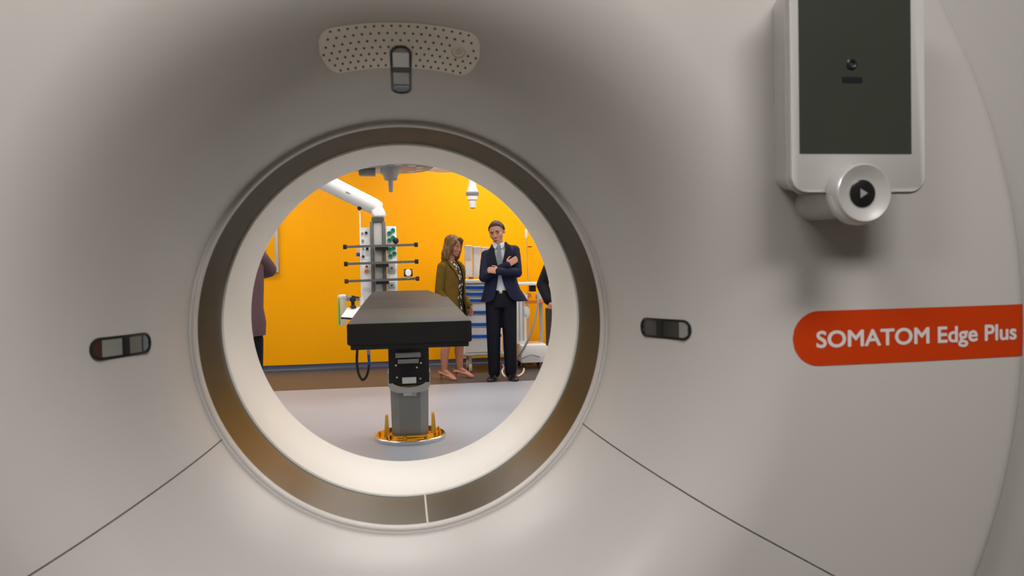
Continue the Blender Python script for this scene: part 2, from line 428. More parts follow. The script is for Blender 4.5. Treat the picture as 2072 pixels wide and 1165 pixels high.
# loudspeaker field above the bore: pale plate paints in a soft glow, rows of holes follow the bore
def band(s, w, lift):      # s: along the arc (m), w: across, outwards
    ac = pi / 2 - s / 0.468
    return pol(0.4672 + w, ac, lift)
half_s, half_w = 0.127, 0.0240
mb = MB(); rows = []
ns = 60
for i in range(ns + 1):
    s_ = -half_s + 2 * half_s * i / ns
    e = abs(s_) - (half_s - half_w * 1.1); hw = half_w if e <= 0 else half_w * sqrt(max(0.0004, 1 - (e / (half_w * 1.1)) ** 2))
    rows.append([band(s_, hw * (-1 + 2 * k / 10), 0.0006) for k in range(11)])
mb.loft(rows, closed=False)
gp = mb.build('speaker_glow_plate', 'grille', g)
mb = MB(); row_w = [-0.0212, -0.0150, -0.0088, -0.0022, 0.0048, 0.0125, 0.0202]
for j, w in enumerate(row_w):
    k = -12
    while k <= 12:
        s_ = (k + (0.5 if j % 2 else 0)) * 0.0128; k += 1
        e = abs(s_) - (half_s - half_w * 1.1); lim = half_w - 0.0018
        if e > 0:
            if e > half_w * 1.1 - 0.003: continue
            lim = (half_w - 0.0018) * sqrt(max(0, 1 - (e / (half_w * 1.1 - 0.003)) ** 2))
        if abs(w) > lim + 0.0015: continue
        if abs(s_) < 0.022 and w < -0.004: continue
        if hypot(s_ - 0.092, (w - 0.0) * 1.6) < 0.013: continue
        c = band(s_, w, 0.0009)
        ring = [band(s_ + 0.0019 * cos(q), w + 0.0012 * sin(q), 0.0009) for q in (2 * pi * i / 10 for i in range(10))]
        ring0 = [band(s_ + 0.0019 * cos(q), w + 0.0012 * sin(q), 0.0005) for q in (2 * pi * i / 10 for i in range(10))]
        mb.loft([ring0, ring])
ho = mb.build('grille_holes', 'hole', gp, False); ho['kind'] = 'stuff'
mb = MB(); mb.tube([band(0.092 + 0.0105 * cos(q), 0.0 + 0.0060 * sin(q), 0.0012) for q in (2 * pi * i / 28 for i in range(29))], 0.0006, 6)
mb.tube([band(0.092 + 0.004 * cos(q), 0.0 + 0.0024 * sin(q), 0.0012) for q in (2 * pi * i / 20 for i in range(21))], 0.0005, 6)
mb.tube([band(0.092 + 0.0005, q, 0.0012) for q in (-0.0008, 0.0, 0.0016)], 0.0005, 6)
mb.build('microphone_mark', 'seam', gp)

# orange name label with its lettering
mb = MB(); rows = []
zl, zh = -0.0545, 0.0330; hz = (zh - zl) / 2; zc = (zh + zl) / 2; xl, xr = 0.602, 1.038
n = 70
for i in range(n + 1):
    x = xl + (xr - xl) * (i / n) ** 1.3
    e = (xl + hz) - x; hh = hz if e <= 0 else sqrt(max(1e-8, hz * hz - e * e))
    rows.append([surf(x, zc + hh * (-1 + 2 * k / 8), 0.0007) for k in range(9)])
# the end of the label follows the rounded edge of the cover
def edge_pt(x, z, lift):
    r = hypot(x, z)
    if r <= R_OUT - 0.03: return surf(x, z, lift)
    q = math.asin(min(1, (r - (R_OUT - 0.03)) / 0.03)); y0 = prof_y(R_OUT - 0.03)
    rr = R_OUT - 0.03 + (0.03 + lift) * sin(q); a = atan2(z, x)
    return V((rr * cos(a), y0 + 0.03 - (0.03 + lift) * cos(q), ZA + rr * sin(a)))
rows = []
for i in range(n + 1):
    x = xl + (xr - xl) * (i / n) ** 1.2
    e = (xl + hz) - x; hh = hz if e <= 0 else sqrt(max(1e-8, hz * hz - e * e))
    rows.append([edge_pt(x, zc + hh * (-1 + 2 * k / 8), 0.0007) for k in range(9)])
lab = MB().loft(rows, closed=False).build('name_label', 'orange', g)
lab['label'] = 'orange name label with white lettering'
def text_mesh(body, size, bold):
    cu = bpy.data.curves.new('t', 'FONT'); cu.body = body; cu.size = size; cu.offset = bold; cu.fill_mode = 'FRONT'; cu.resolution_u = 5
    o = bpy.data.objects.new('t', cu); COL.objects.link(o)
    dg = bpy.context.evaluated_depsgraph_get(); dg.update()
    me = bpy.data.meshes.new_from_object(o.evaluated_get(dg)); bpy.data.objects.remove(o)
    vs_ = [v.co.copy() for v in me.vertices]; fs = [tuple(p.vertices) for p in me.polygons]
    bpy.data.meshes.remove(me); return vs_, fs
tv, tf = text_mesh('SOMATOM Edge Plus', 0.0368, 0.0)
x0 = min(p.x for p in tv); x1 = max(p.x for p in tv); h1 = max(p.y for p in tv)
sx = (1.012 - 0.642) / (x1 - x0)
mb = MB()
for k in range(9):                              # heavier strokes
    ox, oz = (0, 0) if k == 0 else (0.0010 * cos(k * pi / 4), 0.0009 * sin(k * pi / 4))
    mb.add([edge_pt(0.642 + ox + (p.x - x0) * sx, -0.0250 + oz + p.y * 1.0, 0.0013 + 0.00001 * k) for p in tv], tf)
mb.build('lettering', 'letter', lab, False)

# control display on the right of the front face
dz = lambda z: ZA + z
xc, zc, dw, dh = 0.6518, 0.375, 0.213, 0.334
fnd = lambda sc_w, sc_h, r, y: [V((xc + u, y, dz(zc) + v)) for u, v in rounded(dw * 1 + sc_w, dh + sc_h, r, 8)]
mb = MB()
mb.loft([fnd(-0.062, -0.035, 0.02, prof_y(0.72) + 0.004), fnd(-0.034, -0.016, 0.022, -0.415), fnd(0.0, 0.0, 0.026, -0.449), fnd(0.0, 0.0, 0.026, -0.4555)])
disp = mb.build('display_unit', 'bezel', g)
disp['label'] = 'portrait control display with round knob'
MB().loft([fnd(0.0012, 0.0012, 0.0265, -0.4553), fnd(0.0012, 0.0012, 0.0265, -0.4572)]).build('display_edge', 'bezeledge', disp)
MB().loft([fnd(-0.003, -0.003, 0.0245, -0.4565), fnd(-0.003, -0.003, 0.0245, -0.460), fnd(-0.005, -0.005, 0.024, -0.461)]).build('display_bezel', 'bezel', disp)
sl, sr_, sb, st = 0.5592, 0.7342, 0.265, 0.530
MB().box(((sl + sr_) / 2, -0.4608, dz((sb + st) / 2)), (sr_ - sl, 0.0016, st - sb)).build('screen', 'screen', disp, False)
mb = MB(); ring = []
for q in (2 * pi * i / 24 for i in range(25)): ring.append(V((0.6402 + 0.0058 * cos(q), -0.4618, dz(0.3932) + 0.0058 * sin(q))))
mb.tube(ring, 0.0024, 6).build('screen_symbol', 'icon', disp)
MB().prism(rounded(0.032, 0.0085, 0.0015, 3), lambda u, v, t: V((0.6412 + u, -0.4617 - t, dz(0.3708) + v)), 0.0004).build('screen_button', 'icon', disp, False)
kc = V((0.6370, 0, dz(0.2052)))
mb = MB().lathe([(0.030, -0.36), (0.031, -0.43), (0.034, -0.455), (0.0405, -0.466), (0.0432, -0.470), (0.0440, -0.476), (0.0436, -0.488), (0.0420, -0.4935), (0.0395, -0.4955), (0.034, -0.4935), (0.024, -0.4895), (0.0205, -0.489)], (kc.x, 0, kc.z), 'y', 64)
mb.build('control_knob', 'knob', disp)
MB().lathe([(0.0192, -0.484), (0.0192, -0.4905), (0.0175, -0.4915), (0.0, -0.492)], (kc.x, 0, kc.z), 'y', 40).build('play_button', 'black', disp)
MB().prism([(-0.0045, -0.0065), (0.0065, 0.0), (-0.0045, 0.0065)], lambda u, v, t: V((kc.x + u, -0.4921 - t, kc.z + v)), 0.0004).build('play_symbol', 'play', disp, False)

# ------------------------------------------------------------------ operating table
TX = 0.018
tb = thing('operating_table', 'black padded operating table on a single grey column with gold floor flange', 'operating table', (TX, 3.99, 0))
Y0, Y1, ZT0, ZT1 = 1.79, 4.36, 0.992, 1.066
def tz(y): return ZT0 + (ZT1 - ZT0) * (y - Y0) / (Y1 - Y0)
def slab(y0, y1, hw0, hw1, top, bot, bev, name, m, parent, cham=0.0):
    mb = MB(); prof_ = []
    pl = [(y0, hw0), (y1 - cham, hw1), (y1, hw1 - cham)] if cham else [(y0, hw0), (y1, hw1)]
    out = [(TX + w, y) for y, w in pl] + [(TX - w, y) for y, w in reversed(pl)]
    cx = TX; cy = (y0 + y1) / 2
    def lay(inset, h):
        r = []
        for x, y in out:
            xx = x - inset * (1 if x > cx else -1); yy = y - inset * (1 if y > cy else -1)
            r.append(V((xx, yy, tz(yy) + h)))
        return r
    mb.loft([lay(bev, bot), lay(0, bot + bev), lay(0, top - bev), lay(bev * 0.3, top - bev * 0.3), lay(bev, top)])
    return mb.build(name, m, parent, angle=35)
# three cushions in one row, then head section
slab(Y0, 2.62, 0.268, 0.268, 0.0, -0.096, 0.008, 'mattress_section', 'mattress', tb)
slab(2.624, 3.46, 0.268, 0.268, 0.0, -0.09, 0.008, 'mattress_section', 'mattress', tb)
mb = MB(); out = [(0.268, 3.464), (0.268, 3.50), (0.235, 3.56), (0.232, 3.72), (0.17, Y1 - 0.02), (0.15, Y1), (-0.235, Y1), (-0.262, Y1 - 0.06), (-0.268, 3.464)]
def lay_(ins, h): return [V((TX + x - ins * (1 if x > 0 else -1), y - ins * (1 if y > 3.9 else -1 if y < 3.48 else 0), tz(y) + h)) for x, y in out]
mb.loft([lay_(0.006, -0.09), lay_(0, -0.082), lay_(0, -0.008), lay_(0.0025, -0.0025), lay_(0.008, 0.0)]).build('mattress_section', 'mattress', tb, angle=35)
slab(Y0 + 0.01, 3.6, 0.255, 0.255, -0.096, -0.116, 0.003, 'table_plate', 'matteblack', tb)
for sx in (-1, 1):
    for ya, yb in ((2.05, 2.55), (2.70, 3.40)):
        rl = MB().box((TX + sx * 0.285, (ya + yb) / 2, tz((ya + yb) / 2) - 0.105), (0.010, yb - ya, 0.025), bev=0.002).build('side_rail', 'steel', tb)
        for yy in (ya + 0.08, yb - 0.08): MB().cyl((TX + sx * 0.24, yy, tz(yy) - 0.105), (TX + sx * 0.282, yy, tz(yy) - 0.105), 0.008, n=10).build('rail_spacer', 'steel', rl)
# head of the column
bx, by = 0.0 + TX, 3.99
MB().box((bx, by - 0.01, 0.862), (0.30, 0.50, 0.10), bev=0.006).build('tilt_head', 'matteblack', tb)
MB().box((bx, by - 0.02, 0.643), (0.284, 0.30, 0.435), bev=0.006).build('lift_body', 'matteblack', tb)
for k, (z, w) in enumerate(((0.628, 0.175), (0.588, 0.145))):
    MB().box((bx - 0.004, by - 0.205, z), (w, 0.07, 0.03), bev=0.004).build('motor_block', 'grey', tb)
for x, z in ((-0.09, 0.555), (0.055, 0.535), (0.085, 0.565), (-0.085, 0.47), (0.078, 0.455)):
    MB().cyl((bx + x, by - 0.168, z), (bx + x, by - 0.178, z), 0.007, n=8).build('bolt', 'steel', tb)
MB().box((bx + 0.0, by - 0.176, 0.446), (0.098, 0.008, 0.044), bev=0.002).build('rating_plate', 'tag', tb)
# octagonal column with collar
def octo(w, d, c, z): return [V((bx + x, by + y, z)) for x, y in ((-w + c, -d), (w - c, -d), (w, -d + c), (w, d - c), (w - c, d), (-w + c, d), (-w, d - c), (-w, -d + c))]
col = MB().loft([octo(0.128, 0.15, 0.055, 0.02), octo(0.136, 0.158, 0.058, 0.385), octo(0.142, 0.162, 0.06, 0.405)]).build('column', 'colgrey', tb, False)
mb = MB()                                               # open collar around the lift body
pts = []
for k in range(17):
    x = -0.147 + 0.294 * k / 16; zl_ = 0.500 - 0.105 * sqrt(max(0, 1 - (x / 0.150) ** 2)) ** 0.8
    pts.append((x, zl_))
front = [[V((bx + x, by - 0.165 - 0.012 * (1 - (x / 0.15) ** 2), z)) for x, z in pts], [V((bx + x, by - 0.165 - 0.012 * (1 - (x / 0.15) ** 2), z - 0.030 - 0.035 * abs(x / 0.147))) for x, z in pts],
         [V((bx + x, by - 0.14, z - 0.030 - 0.035 * abs(x / 0.147))) for x, z in pts], [V((bx + x, by - 0.14, z)) for x, z in pts]]
front.append(front[0]); mb.loft(front, closed=False)
for sx in (-1, 1): mb.box((bx + sx * 0.143, by, 0.455), (0.014, 0.30, 0.085))
mb.build('collar', 'pale', col)
MB().box((bx - 0.012, by - 0.1625, 0.350), (0.062, 0.005, 0.030), bev=0.001).build('type_plate', 'tag', col)
MB().box((bx + 0.034, by - 0.1625, 0.355), (0.026, 0.005, 0.044), bev=0.001).build('type_plate', 'tag', col)
for k, x in enumerate((-0.006, 0.006)):
    MB().box((bx + 0.034 + x * 0, by - 0.1655, 0.365 - 0.02 * k), (0.014, 0.002, 0.010)).build('plate_mark', 'grey', col, False)
fl = MB().lathe([(0.256, 0.0), (0.258, 0.006), (0.256, 0.026), (0.250, 0.030)], (bx, by, 0), 'z', 64).build('floor_flange_rim', 'steel', tb)
gd = MB().lathe([(0.249, 0.026), (0.247, 0.035), (0.205, 0.037), (0.200, 0.036)], (bx, by, 0), 'z', 64).build('gold_flange', 'gold', tb)
gd['label'] = 'polished gold floor flange'
mb = MB(); mb.loft([octo(0.165, 0.185, 0.07, 0.035), octo(0.165, 0.185, 0.07, 0.055), octo(0.150, 0.170, 0.065, 0.058), octo(0.150, 0.170, 0.065, 0.038)], False, False)
mb.build('gold_collar', 'gold', gd, False)
for a in range(20, 380, 40):
    x, y = bx + 0.222 * cos(R(a)), by + 0.222 * sin(R(a))
    MB().lathe([(0.013, 0.035), (0.013, 0.047), (0.007, 0.047), (0.007, 0.058), (0, 0.058)], (x, y, 0), 'z', 8).build('bolt', 'gold', gd)
for sx in (-1, 1):
    MB().loft([[V((bx + sx * (0.150 + t), by - 0.02 + y, 0.04)) for t, y in ((0, -0.05), (0.036, -0.05), (0.036, 0.05), (0, 0.05))], [V((bx + sx * (0.155 + t), by - 0.02 + y, 0.175)) for t, y in ((0, -0.035), (0.022, -0.035), (0.022, 0.035), (0, 0.035))]]).build('gold_bracket', 'gold', gd, False)
# cable looping under the front left corner
p = [at(724, 706, 2.0), at(722, 730, 2.0), at(725, 754, 2.02), at(733, 768, 2.05), at(741, 762, 2.05), at(746, 745, 2.05), at(747, 728, 2.05)]
def smooth_pts(pts, n=6):
    out = []; P = [pts[0]] + list(pts) + [pts[-1]]
    for i in range(1, len(P) - 2):
        for k in range(n):
            t = k / n; a, b, c, d = [V(q) for q in P[i - 1:i + 3]]
            out.append(0.5 * ((2 * b) + (c - a) * t + (2 * a - 5 * b + 4 * c - d) * t * t + (3 * b - a - 3 * c + d) * t ** 3))
    out.append(V(pts[-1])); return out
p[0].z += 0.02
MB().tube(smooth_pts(p), 0.0062, 8).build('cable', 'rubber', tb)
MB().cyl(at(747, 738, 2.05), at(746, 716, 2.05), 0.006, 0.008, 10).build('blue_plug', 'blue', tb)
MB().cyl(at(746, 717, 2.05), at(745, 705, 2.05) + V((0, 0, 0.01)), 0.009, 0.010, 10).build('plug_socket', 'pale', tb)

# ------------------------------------------------------------------ ceiling pendant with supply column
PY = 5.65
pc = at(775, 500, PY)
pd = thing('ceiling_pendant', 'ceiling supply pendant with white arm, socket panels and three crossbars', 'supply pendant', (pc.x, PY, RZ))
e0 = at(772, 425, PY); e1 = at(655, 367, PY - 0.25); dirv = (e1 - e0)
arm_end = e0 + dirv * 1.75
e0b = e0 + dirv * 0.05
MB().tube([e0b, e0b + dirv * 0.1, arm_end], [0.066, 0.075, 0.08], 24).build('arm', 'white', pd)
MB().tube([e0 + dirv * 0.55 + V((0, -0.072, 0.0)), e0 + dirv * 0.62 + V((0, -0.074, 0.0))], 0.012, 10).build('arm_screw', 'grey', pd)
MB().lathe([(0.10, -0.12), (0.105, -0.10), (0.105, 0.10), (0.09, 0.13)], arm_end, 'z', 32).build('arm_joint', 'white', pd)
MB().cyl(arm_end + V((0, 0, 0.10)), (arm_end.x, arm_end.y, RZ), 0.065, n=28).build('drop_tube', 'white', pd)
MB().cyl((arm_end.x, arm_end.y, RZ - 0.05), (arm_end.x, arm_end.y, RZ - 0.001), 0.17, n=32).build('ceiling_plate', 'white', pd)
# white elbow head, slanting down to the right
hq = []
for px, py, hw in ((752, 424, 0.02), (757, 415, 0.065), (766, 411, 0.085), (775, 418, 0.095), (781, 428, 0.10), (780, 437, 0.098)): hq.append((at(px, py, PY), hw))
mb = MB(); sect = [(751, 425), (756, 415), (764, 411), (771, 415), (778, 426), (781, 433), (780, 441), (756, 441), (752, 434)]
poly = [at(px, py, PY) for px, py in sect]
cen = sum(poly, V()) / len(poly)
mb.loft([[cen + (q - cen) * 0.86 + V((0, -0.105, 0)) for q in poly], [q + V((0, -0.085, 0)) for q in poly], [q + V((0, 0.085, 0)) for q in poly], [cen + (q - cen) * 0.86 + V((0, 0.105, 0)) for q in poly]])
mb.xf(M4.Translation(-pd.location)); remesh(mb, 'elbow_head', 'white', pd, 0.008, 14)
def pz(py): return at(775, py, PY).z
def pxx(px, py=520): return at(px, py, PY).x
MB().box(((pxx(754) + pxx(779)) / 2, PY, pz(445)), (pxx(779) - pxx(754), 0.16, 0.05), bev=0.01).build('neck_collar', 'darkmetal', pd)
zb = 0.80; ztp = pz(449)
cl = MB().box(((pxx(757) + pxx(775)) / 2, PY - 0.01, (zb + ztp) / 2), (pxx(775) - pxx(757), 0.10, ztp - zb), bev=0.01).build('column', 'pale', pd)
for xa, xb in ((751, 757), (775, 781)):
    MB().box(((pxx(xa) + pxx(xb)) / 2, PY - 0.015, (zb + ztp) / 2), (pxx(xb) - pxx(xa), 0.13, ztp - zb), bev=0.006).build('column_edge', 'darkmetal', pd)
lx0, lx1 = pxx(729), pxx(751); rx0, rx1 = pxx(782), pxx(803)
sl_ = MB().box(((lx0 + lx1) / 2, PY + 0.02, (zb + pz(460)) / 2), (lx1 - lx0, 0.10, pz(460) - zb), bev=0.006).build('socket_panel', 'white', pd)
sr2 = MB().box(((rx0 + rx1) / 2, PY + 0.02, (0.98 + pz(458)) / 2), (rx1 - rx0, 0.10, pz(458) - 0.98), bev=0.006).build('socket_panel', 'white', pd)
fy = PY - 0.034
for px, py, m, r in ((733, 472, 'grey', .011), (741, 471, 'black', .013), (734, 487, 'grey', .013), (735, 503, 'grey', .011), (743, 503, 'black', .013), (735, 519, 'bag', .013), (742, 539, 'red', .012), (742, 549, 'orangep', .019)):
    c = at(px, py, fy); MB().cyl((c.x, fy + 0.01, c.z), (c.x, fy - 0.012, c.z), r, n=14).build('gas_outlet', m, sl_)
for px, py in ((788, 472), (795, 466), (788, 486), (795, 481), (788, 504), (796, 502), (790, 518), (798, 513)):
    c = at(px, py, fy)
    so = MB().lathe([(0.021, fy + 0.01), (0.021, fy - 0.010), (0.010, fy - 0.010), (0.009, fy - 0.004), (0, fy - 0.004)], (c.x, 0, c.z), 'y', 16).build('green_socket', 'green', sr2)
for py, h in ((542, 0.10), (577, 0.06)):
    c = at(793, py, fy); pl_ = MB().box((c.x, fy, c.z), (0.06, 0.012, h), bev=0.003).build('outlet_plate', 'pale', sr2)
    MB().cyl((c.x, fy, c.z), (c.x, fy - 0.009, c.z), 0.009, n=10).build('outlet_hole', 'black', pl_)
c = at(801, 487, PY - 0.06); MB().ball(c, (0.028, 0.03, 0.03)).build('black_plug', 'matteblack', sr2)
for k, (xa, ya, xb, yb) in enumerate(((698, 499.5, 842, 495), (700, 534, 843, 529), (701, 569, 845, 563.5))):
    A = at(xa, ya, PY - 0.16); B = at(xb, yb, PY - 0.16)
    rl = MB().box((A + B) / 2, ((B - A).length, 0.012, 0.023), M4.Rotation(-atan2(B.z - A.z, B.x - A.x), 3, 'Y')).build('crossbar', 'darkmetal', pd, False)
    for q in (A, B): MB().box(q, (0.034, 0.028, 0.042), bev=0.004).build('end_cap', 'bag' if k == 2 else 'black', rl)
    MB().box((pc.x - 0.01, PY - 0.11, (A.z + B.z) / 2 - 0.025), (0.12, 0.09, 0.03), bev=0.004).build('crossbar_clamp', 'matteblack', pd)
# equipment tray on the lower left of the pendant, sloping towards the front
zt = at(731, 617, PY - 0.1).z
tq = [at(690, 641, PY - 0.36), at(717, 643, PY - 0.36), at(740, 617, PY - 0.07), at(703, 622, PY - 0.07)]
mb = MB(); mb.loft([[q + V((0, 0, -0.018)) for q in tq], tq])
tr = mb.build('tray', 'white', pd, False)
MB().tube([tq[0] + V((0, -0.004, -0.009)), tq[1] + V((0, -0.004, -0.009))], 0.009, 8).build('tray_edge', 'black', tr)
MB().box((tq[2].x + 0.02, PY - 0.045, tq[2].z - 0.02), (0.16, 0.06, 0.03)).build('tray_bracket', 'pale', tr, False)

ip = thing('infusion_pole', 'thin white upright pole with black clamp knob beside the pendant column', 'pole', (at(732, 600, PY - 0.1).x, PY - 0.1, zt))
px_ = ip.location.x; top = at(731, 384, PY - 0.1).z
MB().tube([(px_, PY - 0.1, zt), (px_, PY - 0.1, top)], 0.0075, 10).build('rod', 'white', ip)
MB().ball((px_, PY - 0.11, at(731, 421, PY - 0.1).z), (0.02, 0.022, 0.022)).build('clamp_knob', 'matteblack', ip)
MB().tube(smooth_pts([(px_, PY - 0.1, top - 0.012), (px_ - 0.05, PY - 0.1, top - 0.008), (px_ - 0.09, PY - 0.1, top - 0.03), (px_ - 0.1, PY - 0.1, top - 0.0)]), 0.003, 6).build('hook', 'steel', ip)
MB().cyl((px_, PY - 0.1, zt), (px_, PY - 0.1, zt + 0.075), 0.02, n=14).build('socket_foot', 'white', ip)

c = at(693, 625, PY + 0.02)
sc = thing('suction_canister', 'clear suction canister with cream lid and lime strip beside the white tray', 'canister', (c.x, PY + 0.02, at(693, 660, PY + 0.02).z))
z0, z1 = at(693, 659, PY + 0.02).z, at(693, 602, PY + 0.02).z
MB().lathe([(0.028, z0), (0.034, z0 + 0.02), (0.037, z1)], (c.x, PY + 0.02, 0), 'z', 24).build('jar', 'cream', sc)
MB().lathe([(0.043, z1), (0.043, z1 + 0.018), (0.025, z1 + 0.03)], (c.x, PY + 0.02, 0), 'z', 24).build('lid', 'paper', sc)
MB().box((c.x - 0.037, PY - 0.005, (z0 + z1) / 2), (0.014, 0.03, z1 - z0 - 0.03)).build('level_strip', 'lime', sc, False)
MB().box(((c.x + 0.03 + lx0 + 0.006) / 2, PY + 0.02, z1 - 0.02), (lx0 + 0.006 - c.x - 0.03, 0.02, 0.025)).build('holder', 'grey', sc, False)
c = at(714, 608, PY - 0.13)
zr = at(716, 622, PY - 0.13).z
rg = thing('vacuum_regulator', 'small black vacuum regulator standing on the white tray', 'regulator', (c.x, PY - 0.13, zr))
MB().lathe([(0.03, zr), (0.03, zr + 0.01), (0.017, zr + 0.02), (0.017, zr + 0.055), (0.028, zr + 0.06), (0.028, zr + 0.085), (0.012, zr + 0.095), (0.012, zr + 0.11)], (c.x, PY - 0.13, 0), 'z', 16).build('body', 'matteblack', rg)
MB().tube([(c.x, PY - 0.13, zr + 0.10), (c.x + 0.06, PY - 0.13, zr + 0.09)], 0.008, 8).build('handle', 'black', rg)
MB().tube([(c.x, PY - 0.13, zr + 0.10), (c.x - 0.04, PY - 0.13, zr + 0.095), (c.x - 0.058, PY - 0.13, zr + 0.115)], 0.01, 8).build('spout', 'grey', rg)
c = at(726, 511, PY - 0.005)
bv = thing('pressure_gauge', 'small blue tipped gauge hanging left of the white socket panel', 'gauge', (c.x, PY - 0.005, c.z - 0.05))
MB().lathe([(0.017, c.z - 0.035), (0.019, c.z - 0.03), (0.019, c.z - 0.01), (0.014, c.z)], (c.x - 0.006, PY - 0.005, 0), 'z', 14).build('knob', 'blue', bv)
MB().lathe([(0.013, c.z), (0.018, c.z + 0.02), (0.018, c.z + 0.06), (0.012, c.z + 0.075)], (c.x, PY - 0.005, 0), 'z', 14).build('body', 'clear', bv)
c = at(826, 553, PY - 0.16)
cm = thing('clamp_camera', 'small grey camera with dark lens rings clamped on the lowest crossbar', 'camera', (c.x, PY - 0.16, c.z - 0.04))
MB().lathe([(0.026, -0.04), (0.030, -0.03), (0.030, 0.03), (0.022, 0.04)], (c.x, PY - 0.16, c.z + 0.005), 'y', 20).build('body', 'paper', cm)
for sx in (-1, 1): MB().lathe([(0.032, -0.012), (0.036, -0.008), (0.036, 0.008), (0.032, 0.012)], (c.x + sx * 0.028, PY - 0.16, c.z + 0.006), 'x', 20).build('end_ring', 'black', cm)
MB().box((c.x, PY - 0.16, c.z - 0.035), (0.03, 0.03, 0.03), bev=0.003).build('clamp', 'pale', cm)
MB().tube(smooth_pts([(c.x - 0.03, PY - 0.17, c.z + 0.02), (c.x - 0.05, PY - 0.17, c.z + 0.07), (c.x - 0.045, PY - 0.18, c.z + 0.11)]), 0.002, 6).build('wire', 'grey', cm)

# ------------------------------------------------------------------ surgical lights and ceiling camera
LY = 3.9
lc = at(790, 341, LY)
def lamp_head(name, label, c, r, m, stem_to, handle=True, extra=True, rim=0.03):
    t = thing(name, label, 'surgical light', (c.x, c.y, RZ))
    hd = MB().lathe([(0.02, c.z), (r * 0.94, c.z), (r, c.z + 0.012), (r, c.z + 0.015 + rim), (r * 0.9, c.z + 0.035 + rim), (0.1, c.z + 0.055 + rim), (0.02, c.z + 0.06 + rim)], (c.x, c.y, 0), 'z', 56).build('lamp_head', m, t)
    for k in range(12):
        a = 2 * pi * (k + 0.5) / 12
        MB().lathe([(0.028, c.z + 0.002), (0.028, c.z - 0.003), (0.0, c.z - 0.004)], (c.x + r * 0.68 * cos(a), c.y + r * 0.68 * sin(a), 0), 'z', 14).build('lens', 'white', hd)
    if handle:
        MB().lathe([(0.070, c.z), (0.070, c.z - 0.028), (0.050, c.z - 0.055), (0.048, c.z - 0.075), (0.040, c.z - 0.082), (0.018, c.z - 0.084), (0.017, c.z - 0.12), (0.0155, c.z - 0.165), (0.0, c.z - 0.168)], (c.x, c.y, 0), 'z', 28).build('handle', 'pale', t)
    if extra:
        MB().box((c.x - 0.165, c.y + 0.05, c.z - 0.022), (0.115, 0.10, 0.042), bev=0.006).build('sensor_box', 'grey', t)
    yk = MB(); yk.tube(smooth_pts([(c.x - r, c.y, c.z + 0.03), (c.x - r * 1.08, c.y, c.z + 0.12), (c.x - r * 0.7, c.y, c.z + 0.30), (c.x, c.y, c.z + 0.36)]), 0.02, 10)
    yk.tube(smooth_pts([(c.x + r, c.y, c.z + 0.03), (c.x + r * 1.08, c.y, c.z + 0.12), (c.x + r * 0.7, c.y, c.z + 0.30), (c.x, c.y, c.z + 0.36)]), 0.02, 10)
    yk.build('yoke', 'white', t)
    sx, sy = stem_to
    MB().tube([(c.x, c.y, c.z + 0.34), (c.x, c.y, c.z + 0.46), (sx, sy, c.z + 0.60), (sx, sy, RZ)], 0.032, 16).build('arm', 'white', t)
    MB().cyl((sx, sy, RZ - 0.04), (sx, sy, RZ - 0.001), 0.14, n=28).build('ceiling_plate', 'white', t)
    return t
lamp_head('surgical_light', 'grey round surgical light with a hanging grey centre handle', lc, 0.31, 'pale', (lc.x - 0.3, LY + 0.5))
l2 = at(897, 347, 6.0)
lamp_head('surgical_light', 'white round surgical light head without a handle, beyond the grey one', l2 + V((0, 0, 0.012)), 0.17, 'white', (l2.x + 0.5, 6.3), False, False, 0.09)
WYc = 6.1
c0 = at(956, 392, WYc)
oc = thing('ceiling_camera', 'white stepped cylinder camera hanging from the ceiling before the yellow wall', 'camera', (c0.x, WYc, RZ))
zz = lambda py: at(957, py, WYc).z
mb = MB().lathe([(0.030, zz(362)), (0.040, zz(375)), (0.062, zz(389))], (c0.x, WYc, 0), 'z', 28).build('cone', 'white', oc)
MB().lathe([(0.066, zz(388.5)), (0.068, zz(390)), (0.068, zz(393)), (0.06, zz(396))], (c0.x, WYc, 0), 'z', 28).build('collar', 'grey', oc)
MB().lathe([(0.054, zz(395.5)), (0.052, zz(404)), (0.036, zz(406))], (c0.x, WYc, 0), 'z', 28).build('neck', 'white', oc)
MB().lathe([(0.034, zz(405)), (0.034, zz(419)), (0.030, zz(420.5))], (c0.x, WYc, 0), 'z', 28).build('barrel', 'white', oc)
MB().lathe([(0.029, zz(420)), (0.024, zz(421.5)), (0.0, zz(421.5))], (c0.x, WYc, 0), 'z', 20).build('lens', 'black', oc)
MB().cyl((c0.x, WYc, zz(363)), (c0.x, WYc, RZ), 0.03, n=20).build('stem', 'white', oc)

# ------------------------------------------------------------------ wall screen on the left
wr = at(564, 500, WY); wb = at(564, 551, WY)
x1 = wr.x; x0 = x1 - 1.0; z0 = wb.z; z1 = z0 + 0.66
ws = thing('wall_screen', 'dark wall screen in a silver frame behind the mauve clothed person', 'screen', ((x0 + x1) / 2, WY, z0))
for nm, c, d in (('frame_bar', (x1 - 0.02, WY - 0.03, (z0 + z1) / 2), (0.04, 0.06, z1 - z0)), ('frame_bar', (x0 + 0.02, WY - 0.03, (z0 + z1) / 2), (0.04, 0.06, z1 - z0)),
                 ('frame_bar', ((x0 + x1) / 2, WY - 0.03, z0 + 0.012), (x1 - x0 - 0.08, 0.06, 0.024)), ('frame_bar', ((x0 + x1) / 2, WY - 0.03, z1 - 0.02), (x1 - x0 - 0.08, 0.06, 0.04))):
    MB().box(c, d, bev=0.005).build(nm, 'pale', ws)
MB().box(((x0 + x1) / 2 - 0.06, WY - 0.02, (z0 + z1) / 2 + 0.05), (x1 - x0 - 0.20, 0.03, z1 - z0 - 0.18), bev=0.003).build('screen_panel', 'screenwall', ws)
